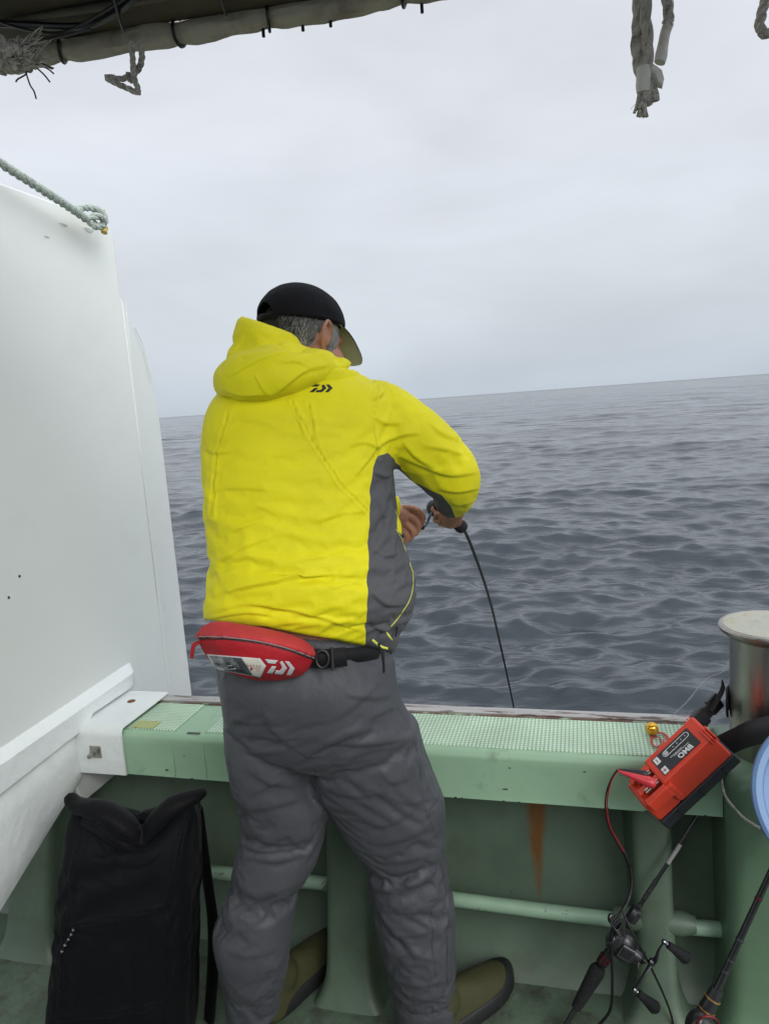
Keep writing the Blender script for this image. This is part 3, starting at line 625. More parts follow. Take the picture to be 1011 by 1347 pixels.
def creases(W, F, lines, scale=1.0, soft=1.0):
    P = proj(W); N_ = vnormals(W, F); back = np.clip(-(N_@FW)*3-.1, 0, 1); D_ = np.zeros(len(W))
    for pts, A, w in lines:
        p = spline([(a, b, 0) for a, b in pts], 6)[:, :2]; seg = np.diff(p, axis=0); ln = np.linalg.norm(seg, axis=1); cum = np.r_[0, np.cumsum(ln)]; tot = cum[-1]
        lo = p.min(0)-5*w; hi = p.max(0)+5*w; idx = np.nonzero((P > lo).all(1) & (P < hi).all(1))[0]
        if len(idx) == 0: continue
        q = P[idx]; best = np.full(len(q), 1e9); sg = np.zeros(len(q)); tt = np.zeros(len(q))
        for i in range(len(seg)):
            a = p[i]; t = np.clip(((q-a)@seg[i])/(ln[i]**2+1e-9), 0, 1); dv_ = q-(a+t[:, None]*seg[i]); d = np.linalg.norm(dv_, axis=1)
            up_ = (seg[i][1]*dv_[:, 0] - seg[i][0]*dv_[:, 1])/ln[i]
            m_ = d < best; best[m_] = d[m_]; sg[m_] = np.sign(up_[m_]); tt[m_] = (cum[i]+t[m_]*ln[i])/tot
        tap = np.sin(np.pi*np.clip(tt, 0, 1))**.7; sd_ = best*sg
        ab = np.abs(sd_); w_s = w*soft; sp_ = 1/(1+np.exp(-sd_/((.09*w+.4)*soft**2))); f = sp_*np.exp(-(ab/w_s)**1.5)*1.15 - (1-sp_)*.5*np.exp(-(ab/(w_s*.75))**1.4)
        D_[idx] += A*tap*f
    return W + N_*(D_*back*scale)[:, None]
def c1(*p): return [(x/2.351+230, y/2.351+350) for x, y in p]
def c5(*p): return [(x/2.247+230, y/2.247+800) for x, y in p]
YEL = (.72, .66, .010); GRY = (.085, .085, .092)
m_jack = fabric('yellow_shell_fabric', YEL, GRY, 'panel', seam=(.42, .36, .008))
m_hood = fabric('yellow_hood_fabric', YEL)
m_trou = fabric('charcoal_trouser_fabric', (.060, .062, .071), rough=.47, seam=(.018, .018, .02))
m_skin = bpy.data.materials.new('skin'); m_skin.use_nodes = True
def _skin(mt):
    n = mt.node_tree.nodes; l = mt.node_tree.links; b = n['Principled BSDF']; b.inputs['Roughness'].default_value = .5; b.inputs['Subsurface Weight'].default_value = .12; b.inputs['Subsurface Radius'].default_value = (.01, .004, .002)
    t = n.new('ShaderNodeTexCoord'); a = n.new('ShaderNodeTexNoise'); a.inputs['Scale'].default_value = 40; a.inputs['Detail'].default_value = 6; l.new(t.outputs['Object'], a.inputs[0])
    r = n.new('ShaderNodeValToRGB'); r.color_ramp.elements[0].position = .3; r.color_ramp.elements[0].color = (.30, .125, .075, 1); r.color_ramp.elements[1].position = .72; r.color_ramp.elements[1].color = (.44, .22, .14, 1)
    l.new(a.outputs[0], r.inputs[0]); l.new(r.outputs[0], b.inputs['Base Color'])
    a2 = n.new('ShaderNodeTexNoise'); a2.inputs['Scale'].default_value = 260; l.new(t.outputs['Object'], a2.inputs[0]); bb = n.new('ShaderNodeBump'); bb.inputs['Strength'].default_value = .3; bb.inputs['Distance'].default_value = .001; l.new(a2.outputs[0], bb.inputs['Height']); l.new(bb.outputs[0], b.inputs['Normal'])
_skin(m_skin)

HB = 1.40
per = thing('person', 'man in yellow jacket, black cap and grey trousers fishing with his back turned', 'person', (ah(450, 1330, 1.42)[0], ah(450, 1330, 1.42)[1], 0))
# ---- jacket ------------------------------------------------------------
TR = [((270, 815), (520, 860), 1.37, .145), ((270, 798), (528, 838), 1.37, .155), ((273, 772), (544, 806), 1.375, .165), ((275, 745), (548, 775), 1.38, .17), ((274, 715), (542, 742), 1.385, .165),
      ((271, 680), (530, 700), 1.39, .152), ((268, 640), (521, 655), 1.395, .142), ((266, 600), (518, 612), 1.40, .135), ((268, 560), (520, 572), 1.405, .13), ((278, 530), (522, 540), 1.41, .122),
      ((298, 508), (514, 516), 1.415, .105), ((325, 492), (490, 500), 1.42, .085), ((350, 480), (465, 488), 1.425, .06)]
SH = ah(496, 543, 1.415); EL = ah(602, 627, 1.50); WR = ah(588, 668, 1.66)
mbj = MB(); loft(mbj, [ring(a, b, h, d, lift=[.058, .044, .028, .012, 0][min(i, 4)]) for i, (a, b, h, d) in enumerate(TR)], 4)
limb(mbj, [(ah(470, 547, 1.41), .058), (SH, .063), (ah(538, 573, 1.43), .066), (ah(568, 600, 1.465), .064), (ah(590, 624, 1.50), .059), (ah(597, 643, 1.56), .049), (ah(595, 656, 1.62), .042)], 24)
# left sleeve, mostly hidden in front of the chest
SL = ah(310, 566, 1.44); ELl = ah(315, 665, 1.50); WRl = ah(505, 668, 1.63)
limb(mbj, [(ah(325, 545, 1.42), .055), (SL, .060), (ah(309, 620, 1.47), .055), (ELl, .054), (ah(400, 672, 1.60), .048), (ah(478, 670, 1.635), .036), (ah(503, 668, 1.635), .031)], 22)
V, F = remesh(mbj, .0075, 6, .5)
px = proj(V); NV = vnormals(V, F)
zc = V[:, 2]
rest = V.copy(); zb = ah(400, 840, HB)[2]
# slack: longer below the chest, sleeves longer along the arm
k_ = 1 + .16*np.clip((1.25-zc)/.25, 0, 1)
zz = np.linspace(zc.min(), zc.max(), 200); dens = .012 + .11*np.clip((1.22-zz)/.2, 0, 1); dens[zz < ah(400, 850, HB)[2]] = 0
cum = np.concatenate([[0], np.cumsum(dens[:-1]*np.diff(zz))]); rest[:, 2] = zc + np.interp(zc, zz, cum)
wn = np.array([noise.noise(Vector(v*5.5)) for v in V])
armt = np.clip(((V-SH)@Rh)/.06, 0, 1)*np.clip((1.45-0)/1, 0, 1)
rest = rest + np.outer(armt*((V-SH)@Rh)*.07, Rh)
lat = (V-CO)@Rh; lc = float((ah(420, 700, HB)-CO)@Rh); 
goal = .15 + .07*wn
goal += .5*np.clip((.050-(zc-(.93+0*zc)))/.03, 0, 1)*0 + .45*np.clip((px[:, 1]-838)/14, 0, 1)                         # hem
goal += .12*np.clip((560-px[:, 1])/60, 0, 1)
t0 = time_ = None
W = cloth(V, F, rest, goal, 34, bend=1.0, tens=15, name='jacket_sim')
P2 = proj(V)
torso_poly = [(497, 600), (511, 596), (521, 606), (523, 640), (524, 700), (580, 740), (580, 820), (525, 880), (470, 880), (481, 845), (484, 780), (487, 700), (488, 640), (491, 615)]
sleeve_poly = [(519, 606), (545, 634), (580, 650), (592, 664), (600, 682), (598, 700), (560, 690), (520, 640)]
arm_h = (V-CO)@Fh
d1 = sdpoly(P2, torso_poly); d2 = sdpoly(P2, sleeve_poly)
isarm = (P2[:, 0] > 521) & (P2[:, 1] < 700) & (((V-SH)@Rh) > 0.015)
pan = np.where(isarm & (P2[:, 1] < 690), np.where(d2 > d1, d2, np.minimum(d2, d1)), d1)
pan = np.maximum(d1*np.where(isarm & (P2[:, 0] > 526) & (P2[:, 1] < 690), 0, 1) - np.where(isarm & (P2[:, 0] > 526) & (P2[:, 1] < 690), 99, 0), np.where(isarm, d2, -99))
seams = [[(383, 528), (400, 560), (418, 592), (447, 636), (486, 676)], [(497, 505), (493, 545), (494, 590), (500, 604)], [(300, 540), (283, 600), (279, 680)], [(405, 528), (412, 560), (418, 592)]]
sm_ = np.min([dline(P2, s_) for s_ in seams], 0)
W, F2, A_ = subdiv(W, F, 2, {'panel': pan, 'sd': sm_})
JC = [(c1((105, 1030), (200, 1000), (330, 975), (440, 960), (590, 962)), .0055, 9), (c1((105, 1075), (220, 1050), (330, 1062), (450, 1090), (585, 1135)), .005, 8), (c1((120, 930), (200, 880), (300, 840)), .0035, 9),
      (c1((300, 985), (380, 962), (470, 958)), .004, 5), (c1((350, 920), (450, 905), (560, 900)), .003, 9), (c1((130, 860), (190, 820), (270, 790)), .003, 9), (c1((480, 1000), (540, 985), (598, 990)), .004, 6),
      (c1((110, 700), (200, 690), (330, 700)), .002, 9), (c1((420, 800), (520, 770), (600, 760)), .0025, 10), (c1((598, 600), (630, 560), (690, 530), (760, 520)), .005, 8), (c1((560, 650), (600, 600), (625, 570)), .004, 7),
      (c1((540, 560), (590, 550), (640, 575)), .003, 7), (c1((610, 470), (650, 490), (700, 490)), .0035, 8), (c1((600, 420), (640, 400), (665, 360)), .004, 7), (c1((690, 590), (760, 620), (850, 650), (940, 640)), .0045, 9),
      (c1((760, 560), (830, 570), (900, 590)), .003, 9), (c1((700, 545), (740, 590), (800, 625)), .004, 7), (c1((810, 690), (870, 700), (940, 690)), .005, 7), (c1((850, 735), (890, 742), (930, 722)), .004, 5), (c1((780, 480), (820, 520), (880, 545)), .003, 9),
      (c1((610, 880), (650, 900), (700, 890)), .003, 7), (c1((605, 1010), (650, 1050), (720, 1050)), .005, 8), (c1((600, 1110), (650, 1130), (690, 1100)), .005, 6), (c1((612, 640), (650, 655), (672, 640)), .004, 6), (c1((610, 700), (640, 760), (650, 830)), .003, 7),
      (c1((100, 1095), (220, 1075), (330, 1090)), .003, 5), (c1((360, 420), (385, 480), (400, 540)), .0025, 5), (c1((410, 440), (425, 490), (432, 540)), .002, 5), (c1((100, 640), (95, 720), (110, 800)), .004, 8), (c1((85, 560), (120, 580), (180, 575)), .003, 8)]
W = creases(W, F2, JC, 1.15)
Nn = vnormals(W, F2); back = np.clip(-(Nn@FW)*3, 0, 1)
W = W - Nn*(.0016*np.exp(-(A_['sd']/1.6)**2)*back)[:, None] + Nn*(.0012*np.exp(-((A_['sd']-3.5)/1.5)**2)*back)[:, None]
jk = mesh_obj('jacket', W, F2, m_jack, per, {'panel': A_['panel'], 'seam': .8*np.exp(-(A_['sd']/.8)**2)*back})
tag(jk, 'yellow waterproof jacket with grey side panels')

tj = (W, F2)
def bvh_of(V, F): return BVHTree.FromPolygons([tuple(v) for v in V], F)
def raypx(bv, px, py):
    d = Vector(nrm(Dr(px, py))); h = bv.ray_cast(Vector(CO), d)
    return (np.array(h[0]), np.array(h[1])) if h[0] is not None else (None, None)
def decal(name, polys, bv, m_, parent, off=.0012, th=.0012, dens=None, h=None):
    """a thin applique that follows the garment surface"""
    mb = MB()
    from mathutils.geometry import tessellate_polygon
    for poly in polys:
        pl = [tuple(map(float, q)) for q in poly]; tr = [tuple(t) for t in tessellate_polygon([[Vector((a, b, 0)) for a, b in pl]])]; pts = list(pl); big = max(np.hypot(pts[a][0]-pts[b][0], pts[a][1]-pts[b][1]) for t in tr for a, b in ((t[0], t[1]), (t[1], t[2]), (t[2], t[0])))
        for _ in range(min(5, max(0, int(math.ceil(math.log2(max(big, 1)/2.5)))))):
            mid = {}; nt_ = []
            def mp_(a, b):
                k = (min(a, b), max(a, b))
                if k not in mid: pts.append(((pts[a][0]+pts[b][0])/2, (pts[a][1]+pts[b][1])/2)); mid[k] = len(pts)-1
                return mid[k]
            for a, b, c in tr: x, y, z = mp_(a, b), mp_(b, c), mp_(c, a); nt_ += [(a, x, z), (x, b, y), (z, y, c), (x, y, z)]
            tr = nt_
        top = []
        for q in pts:
            P, n_ = raypx(bv, *q)
            if P is None: P, n_ = (ah(q[0], q[1], h) if h else (top[-1] if top else ah(q[0], q[1], 1.3))), -FW
            if n_@FW > 0: n_ = -n_
            top.append(P + n_*off)
        # wind towards the viewer
        T_ = np.array(top); out_ = []
        for t in tr:
            nn_ = np.cross(T_[t[1]]-T_[t[0]], T_[t[2]]-T_[t[0]]); out_.append(t if nn_@FW < 0 else t[::-1])
        mb.add(T_, out_)
    o = mb.build(name, m_, parent, True, angle=180); q = o.modifiers.new('th', 'SOLIDIFY'); q.thickness = th; q.offset = -1
    return o
bvj = bvh_of(W, F2)
def logo(x, y, w, h, sh=0.0, rot=0.0):
    """slanted T bar, hook chevron, chevron"""
    P = [[(0, 0), (.44, 0), (.34, .26), (.10, .26)], [(.24, .46), (.38, .46), (.24, 1), (.06, 1)],
         [(.50, .10), (.60, .02), (.74, .48), (.58, 1), (.32, 1), (.36, .74), (.50, .74), (.58, .48)],
         [(.68, .0), (.82, .0), (1.0, .46), (.86, 1), (.72, 1), (.84, .46)]]
    c, s_ = math.cos(rot), math.sin(rot)
    return [[(x + (a*w)*c - (b*h)*s_ + sh*(1-b)*h, y + (a*w)*s_ + b*h*c) for a, b in q] for q in P]
m_blk = mat('black_print', (.012, .012, .014), .5, var=.1)
decal('chest_logo', logo(405, 506, 31, 10, .25), bvj, m_blk, jk, off=.0008)
# zip piping along the belly edge, following the jacket
m_pip = fabric('piping_lime', (.62, .66, .10))
def piece_along(name, pts, bv, r, m_, parent, off=0.0, h=None):
    out = []
    for q in spline([(a, b, 0) for a, b in pts], 10):
        P, n_ = raypx(bv, q[0], q[1])
        if P is not None: out.append(P + n_*off*(1 if n_@FW < 0 else -1))
    if len(out) < 3: return None
    mb = MB(); tube(mb, out, r, 8); return mb.build(name, m_, parent)
piece_along('zip_piping', [(521, 696), (532, 718), (541, 742), (543, 768), (538, 790), (524, 812), (514, 824)], bvj, .0010, m_pip, jk)
# hood bag and standing collar ----------------------------------------------
mbh = MB()
loft(mbh, [ring((312, 505), (476, 503), 1.415, .095), ring((298, 478), (472, 489), 1.41, .095), ring((303, 452), (460, 486), 1.41, .088), ring((309, 433), (428, 470), 1.405, .070), ring((313, 421), (402, 454), 1.40, .052), ring((318, 416), (388, 440), 1.40, .040)], 4)
V, F = remesh(mbh, .006, 4)
Pc = proj(V); rest = V.copy(); zc = V[:, 2]; rest[:, 2] = zc + (zc-zc.min())*.12; 
Wc = cloth(V, F, rest, .12 + .5*np.clip((445-Pc[:, 1])/15, 0, 1), 26, bend=1.2, tens=14, name='collar_sim')
Wc, Fc, _ = subdiv(Wc, F, 1)
hd_ = mesh_obj('hood', Wc, Fc, m_hood, jk)
mbh = MB()
def crescent():
    # draped hood pouch: tube along a drooping arc behind the neck
    pts = [(ah(452, 480, 1.385), .012), (ah(425, 485, 1.35), .022), (ah(395, 488, 1.325), .032), (ah(360, 492, 1.305), .041), (ah(330, 494, 1.31), .043), (ah(311, 498, 1.335), .036), (ah(303, 503, 1.40), .030), (ah(306, 500, 1.46), .026)]
    limb(mbh, pts, 22, 6)
    ball(mbh, ah(350, 482, 1.345), (.068, .05, .038)); ball(mbh, ah(325, 510, 1.325), (.036, .036, .022)); ball(mbh, ah(392, 478, 1.365), (.065, .045, .026))
crescent()
V, F = remesh(mbh, .006, 7, .6); Pc = proj(V); rest = V.copy(); c0 = V.mean(0)
rest = c0 + (V-c0)*1.06
wn = np.array([noise.noise(Vector(v*9)) for v in V])
Wc = cloth(V, F, rest, .12+.08*wn, 30, bend=.8, tens=14, name='hood_sim'); Wc, Fc, _ = subdiv(Wc, F, 2)
Wc = creases(Wc, Fc, [(c1((160, 350), (250, 300), (340, 270), (400, 262)), .005, 7), (c1((200, 420), (300, 400), (400, 330), (480, 310)), .005, 8), (c1((240, 330), (270, 380), (300, 400)), .003, 5), (c1((140, 380), (200, 400), (300, 395)), .005, 6), (c1((300, 300), (380, 300), (430, 330)), .003, 7), (c1((150, 300), (200, 262), (270, 240)), .004, 6)])
Wc = Wc + vnormals(Wc, Fc)*np.array([.0022*noise.noise(Vector(v)*22) for v in Wc])[:, None]
mesh_obj('hood', Wc, Fc, m_hood, jk)

# ---- head, neck, body, hands: one continuous skin ------------------------
HC = ah(397, 430, 1.485); PHI, THE = R_(47), R_(12); HS = .875
f0 = math.cos(PHI)*Fh + math.sin(PHI)*Rh; hf = math.cos(THE)*f0 - math.sin(THE)*Zv; hu = math.sin(THE)*f0 + math.cos(THE)*Zv; hr = np.cross(hf, hu)
hf_, hu_, hr_ = hf, hu, hr; hf = hf*HS; hu = hu*HS; hr = hr*HS
HM = np.stack([hr, hf, hu], 1)   # scaled head frame
def hl(r, f_, u): return HC + hr*r + hf*f_ + hu*u
def hb(r, f_, u): return hl(r, f_, u-.022)
mbb = MB(); mbhand = MB(); mbhead = MB(); mbb_ = mbb; mbb = mbhead
ball(mbb, hb(.012, .052, -.052), (.060, .055, .055), HM)
ball(mbb, hb(0, 0, 0), (.074, .094, .094), HM, 28, 18); ball(mbb, hb(0, .03, -.045), (.060, .062, .066), HM); ball(mbb, hb(0, .052, -.086), (.034, .032, .026), HM)
ball(mbb, hb(0, .076, .004), (.052, .022, .02), HM)
limb(mbb, [(hb(0, .088, .0), .008), (hb(0, .102, -.028), .011), (hb(0, .096, -.038), .013)], 10, 3)
for s_ in (-1, 1):
    ball(mbb, hb(s_*.038, .068, -.035), (.022, .02, .02), HM)
    ball(mbb, hb(s_*.014, .093, -.038), (.008, .009, .007), HM)
    # ear: helix rim and lobe
    e0 = [hb(s_*.072, .024, -.012), hb(s_*.084, .016, .014), hb(s_*.091, .002, .024), hb(s_*.097, -.012, .008), hb(s_*.093, -.010, -.018), hb(s_*.083, .004, -.042), hb(s_*.075, .018, -.044)]
    tube(mbb, spline(e0, 5), [.0045, .0042, .0042, .0045, .0042, .0055, .005], 10)
    ball(mbb, hb(s_*.077, .008, -.006), (.006, .016, .024), HM)
ball(mbb, hb(0, .086, -.062), (.022, .010, .006), HM); ball(mbb, hb(0, .085, -.072), (.020, .009, .006), HM)
limb(mbb, [(hb(0, -.02, -.045), .048), (ah(402, 482, 1.45), .050), (ah(405, 505, 1.42), .058)], 20)
def inset(r, k=.88): c = r.mean(0); return c + (r-c)*k
mbb = mbb_
limb(mbb, [(ah(402, 484, 1.45), .044), (ah(405, 505, 1.42), .056)], 20)
loft(mbb, [inset(ring(a, b, h, d), .76) for a, b, h, d in TR[1:]], 3)
limb(mbb, [(SH, .038), (ah(572, 600, 1.465), .034), (ah(598, 632, 1.53), .030), (ah(597, 668, 1.655), .028), (ah(592, 679, 1.70), .026)], 16)
limb(mbb, [(SL, .036), (ELl, .034), (ah(400, 672, 1.60), .034), (ah(480, 670, 1.635), .027), (ah(517, 677, 1.645), .025)], 16)
# left hand: fist round the handle knob, back of the hand to the camera
mbb = mbhand
limb(mbb, [(ah(480, 670, 1.635), .025), (ah(515, 676, 1.645), .0245), (ah(524, 679, 1.65), .021)], 18); limb(mbb, [(ah(597, 664, 1.64), .026), (ah(592, 679, 1.70), .0225)], 18)
def finger(pts, r0, r1): limb(mbb, [(p, r0+(r1-r0)*i/(len(pts)-1)) for i, p in enumerate(pts)], 12, 5)
def P_(x, y, h): return ah(x, y, h)
ball(mbb, P_(529, 681, 1.655), (.024, .017, .023)); ball(mbb, P_(520, 678, 1.65), (.022, .018, .022)); ball(mbb, P_(535, 679, 1.66), (.018, .016, .018))
finger([P_(533, 669, 1.657), P_(547, 671, 1.651), P_(555, 680, 1.653), P_(552, 690, 1.662)], .0094, .0080)
finger([P_(531, 678, 1.652), P_(543, 682, 1.644), P_(550, 691, 1.647), P_(546, 701, 1.656)], .0094, .0082)
finger([P_(528, 687, 1.650), P_(538, 692, 1.642), P_(543, 701, 1.644), P_(538, 709, 1.653)], .0090, .0076)
finger([P_(524, 695, 1.650), P_(532, 700, 1.644), P_(535, 707, 1.647), P_(530, 713, 1.653)], .0080, .0068)
finger([P_(524, 672, 1.672), P_(533, 669, 1.688), P_(543, 675, 1.692), P_(549, 684, 1.69)], .0105, .0085)
# right hand under the cuff: palm over the grip, fingers curled round it, thumb on the side
GR0, GR1 = P_(592, 684, 1.735), P_(611, 697, 1.765)
ball(mbb, P_(588, 679, 1.70), (.024, .024, .014)); ball(mbb, P_(580, 676, 1.705), (.018, .02, .012))
finger([P_(596, 676, 1.70), P_(603, 681, 1.715), P_(601, 689, 1.735), P_(592, 690, 1.748)], .0092, .0078)
finger([P_(590, 679, 1.70), P_(596, 685, 1.712), P_(594, 691, 1.730), P_(586, 690, 1.745)], .0095, .008)
finger([P_(583, 679, 1.70), P_(588, 685, 1.710), P_(586, 690, 1.728), P_(579, 688, 1.742)], .0092, .0078)
finger([P_(577, 677, 1.70), P_(580, 682, 1.712), P_(578, 686, 1.728), P_(572, 684, 1.74)], .0082, .007)
finger([P_(576, 672, 1.71), P_(569, 669, 1.725), P_(566, 671, 1.742), P_(571, 676, 1.755)], .0098, .008)
mbb = mbb_
# ---- trousers ------------------------------------------------------------
PEL = [((300, 800), (500, 815), 1.365, .105), ((293, 820), (506, 833), 1.365, .122), ((288, 838), (512, 850), 1.365, .130), ((284, 860), (520, 868), 1.365, .143), ((285, 885), (524, 892), 1.365, .15), ((290, 915), (530, 920), 1.37, .148), ((293, 940), (541, 945), 1.375, .14), ((298, 965), (551, 970), 1.38, .125), ((304, 985), (556, 990), 1.385, .10)]
LL = [((292, 935), (420, 935), 1.375, .10), ((297, 975), (412, 980), 1.38, .105), ((304, 1015), (410, 1022), 1.385, .10), ((312, 1050), (428, 1055), 1.39, .094), ((317, 1085), (428, 1090), 1.395, .088), ((309, 1125), (415, 1130), 1.39, .083), ((303, 1160), (397, 1165), 1.385, .08), ((292, 1195), (390, 1198), 1.375, .08), ((280, 1230), (385, 1232), 1.37, .082), ((285, 1265), (380, 1262), 1.375, .08), ((294, 1298), (374, 1290), 1.385, .073), ((300, 1328), (369, 1312), 1.39, .066), ((302, 1342), (368, 1324), 1.39, .064)]
RL = [((408, 945), (549, 950), 1.38, .105), ((403, 985), (558, 988), 1.385, .11), ((408, 1020), (570, 1020), 1.395, .108), ((428, 1055), (585, 1055), 1.405, .102), ((450, 1095), (588, 1092), 1.415, .096), ((474, 1130), (588, 1125), 1.42, .088), ((482, 1165), (591, 1160), 1.42, .084), ((490, 1200), (597, 1195), 1.42, .082), ((499, 1240), (601, 1235), 1.42, .082), ((508, 1280), (603, 1275), 1.425, .078), ((515, 1315), (602, 1308), 1.43, .072), ((520, 1345), (598, 1335), 1.43, .066), ((523, 1362), (597, 1350), 1.43, .064)]
mbt = MB(); loft(mbt, [ring(a, b, h, d) for a, b, h, d in PEL], 4); loft(mbt, [ring(a, b, h, d) for a, b, h, d in LL], 4); loft(mbt, [ring(a, b, h, d) for a, b, h, d in RL], 4)
for T_ in (PEL[1:], LL[:-3], RL[:-3]): loft(mbb, [inset(ring(a, b, h, d), .66 if T_ is not PEL else .74) for a, b, h, d in T_], 3)
Vb, Fb = remesh(mbb, .0060, 3, .45)
for q_, vx, it in ((mbhead, .0026, 3), (mbhand, .0014, 3)):
    v_, f_ = remesh(q_, vx, it, .4); Fb = Fb + [tuple(i+len(Vb) for i in t) for t in f_]; Vb = np.concatenate([Vb, v_])
body = mesh_obj('body', Vb, Fb, m_skin, per)
for s_ in (-1, 1):
    mb = MB(); ball(mb, hb(s_*.028, .074, -.008), (.0105,)*3); mb.build('eye', mat('eye_white', (.6, .58, .55), .2), body)
V, F = remesh(mbt, .0075, 6, .5); Pt = proj(V); zc = V[:, 2]
zz = np.linspace(zc.min(), zc.max(), 300)
zk = ah(500, 1150, 1.4)[2]; zcr = ah(450, 1000, 1.38)[2]
dens = .022 + .075*np.exp(-((zz-zk)/.07)**2) + .015*np.exp(-((zz-.12)/.10)**2)
dens *= np.clip((ah(400, 880, 1.37)[2]-zz)/.05, 0, 1)
cum = np.concatenate([[0], np.cumsum(dens[:-1]*np.diff(zz))]); rest = V.copy(); rest[:, 2] = zc + np.interp(zc, zz, cum)
wn = np.array([noise.noise(Vector(v*6+Vector((3, 1, 7)))) for v in V])
# slack runs obliquely: shift sideways with height by a slow wave
rest += np.outer(.006*np.sin(zc*21+ (V@Rh)*9), Rh)
goal = .15 + .07*wn + .5*np.clip((862-Pt[:, 1])/12, 0, 1) + .35*np.clip((.095-zc)/.02, 0, 1)
Wt = cloth(V, F, rest, goal, 36, bend=.8, tens=15, name='trouser_sim')
tseams = [[(345, 890), (343, 960), (400, 1000), (420, 985), (436, 960)], [(520, 925), (542, 960), (551, 1000), (556, 1060), (584, 1120), (588, 1200), (592, 1300)], [(437, 868), (505, 858)], [(405, 1000), (436, 1080), (458, 1120)], [(565, 1200), (568, 1240), (578, 1300)], [(296, 1322), (335, 1328), (372, 1302)], [(515, 1330), (560, 1340), (604, 1322)], [(545, 1190), (570, 1186), (588, 1182)]]
sm_ = np.min([dline(Pt, s_) for s_ in tseams], 0)
Wt, Ft, A_ = subdiv(Wt, F, 2, {'sd': sm_})
TC = [(c5((560, 750), (680, 748), (800, 712)), .007, 12), (c5((600, 800), (700, 775), (805, 735)), .007, 8), (c5((560, 832), (660, 835), (790, 795)), .008, 9), (c5((590, 890), (700, 905), (770, 880)), .004, 9), (c5((640, 800), (700, 820), (760, 780)), .004, 6),
      (c5((180, 655), (290, 695), (430, 682)), .007, 9), (c5((190, 735), (300, 752), (415, 722)), .007, 10), (c5((175, 690), (260, 720), (380, 705)), .005, 6), (c5((205, 600), (290, 590), (400, 560)), .004, 9), (c5((215, 560), (260, 540), (330, 500)), .004, 8),
      (c5((392, 452), (470, 395), (590, 355)), .008, 12), (c5((180, 412), (240, 432), (330, 425)), .004, 8), (c5((440, 402), (560, 405), (715, 385)), .007, 10), (c5((250, 300), (300, 380), (380, 440)), .004, 10), (c5((200, 470), (280, 520), (380, 530)), .005, 10), (c5((620, 560), (700, 580), (780, 560)), .004, 9), (c5((570, 700), (660, 690), (760, 650)), .005, 10), (c5((400, 520), (520, 560), (640, 545)), .004, 9), (c5((560, 650), (640, 640), (720, 590)), .004, 9), (c5((480, 480), (560, 430), (690, 410)), .004, 9),
      (c5((560, 340), (640, 300), (690, 300)), .004, 7), (c5((500, 260), (590, 270), (680, 250)), .004, 8), (c5((430, 350), (520, 300), (620, 210)), .003, 8), (c5((160, 330), (230, 345), (300, 330)), .003, 9), (c5((600, 480), (640, 520), (700, 500)), .003, 7),
      (c5((600, 960), (720, 970), (800, 930)), .004, 9), (c5((620, 1040), (700, 1030), (800, 1060)), .004, 9), (c5((640, 1100), (720, 1120), (820, 1100)), .005, 8), (c5((660, 1150), (740, 1160), (820, 1170)), .005, 6), (c5((590, 900), (640, 960), (700, 1000)), .003, 8),
      (c5((130, 990), (200, 1035), (320, 1010)), .003, 10), (c5((250, 1100), (290, 1080), (325, 1030)), .003, 8), (c5((180, 810), (250, 860), (370, 815)), .004, 10), (c5((200, 560), (215, 620), (200, 660)), .003, 7)]
Wt = creases(Wt, Ft, TC, 1.0, 1.35)
Wt = Wt + vnormals(Wt, Ft)*np.array([.0007*noise.noise(Vector(v)*24) for v in Wt])[:, None]; Nn = vnormals(Wt, Ft); back = np.clip(-(Nn@FW)*3, 0, 1); Wt = Wt - Nn*(.0014*np.exp(-(A_['sd']/1.5)**2)*back)[:, None]
tr = mesh_obj('trousers', Wt, Ft, m_trou, per, {'seam': .8*np.exp(-(A_['sd']/.8)**2)*back})
bvt = bvh_of(Wt, Ft)
# ---- cap -----------------------------------------------------------------
m_cap = fabric('black_cap_twill', (.007, .007, .009), rough=.8, wr=.25, spec=.12)
m_under = fabric('khaki_visor_underside', (.42, .43, .34), rough=.8)
capm = MB(); nu_, nv_ = 96, 26; V = []
ca, cb, ch = .0835, .104, .084
def cap_low(a):      # lower edge height round the head; an arch is cut at the back
    arch = .030*max(0, 1-(abs(((a+math.pi/2+math.pi) % (2*math.pi))-math.pi)/.42)**2)
    return -.004 + arch + .006*math.sin(a)
for j in range(nu_):
    a = 2*math.pi*j/nu_; lo = cap_low(a); e0 = math.asin(max(-1, min(1, (lo)/ch)))
    for i in range(nv_):
        e = e0 + (math.pi/2-e0)*i/(nv_-1); seam_ = min(abs(((a*6/(2*math.pi)) % 1)-.0), abs(((a*6/(2*math.pi)) % 1)-1))
        g_ = 1 - .014*math.exp(-(seam_/.022)**2)*math.cos(e)
        w_ = .0015*noise.noise(Vector((math.cos(a)*4, math.sin(a)*4, e*5)))
        V.append(hl((ca*g_+w_)*math.cos(e)*math.cos(a), (cb*g_+w_)*math.cos(e)*math.sin(a)-.002, .010+ch*math.sin(e)*.98))
F = [(j*nv_+i, ((j+1) % nu_)*nv_+i, ((j+1) % nu_)*nv_+i+1, j*nv_+i+1) for j in range(nu_) for i in range(nv_-1)]
capm.add(np.array(V), F)
cap = capm.build('cap', m_cap, per, True, angle=80); q = cap.modifiers.new('th', 'SOLIDIFY'); q.thickness = .0022; q.offset = 1
tag(cap, 'black baseball cap with a khaki underside to its peak')
mb = MB(); ball(mb, hl(0, -.002, .0935), (.007, .007, .004), HM); mb.build('button', m_cap, cap)
mb = MB(); P = [hl(ca*1.005*math.cos(a), cb*1.005*math.sin(a)-.002, -.001+.003*math.sin(a)) for a in np.linspace(-math.pi/2-.5, -math.pi/2+.5, 14)]
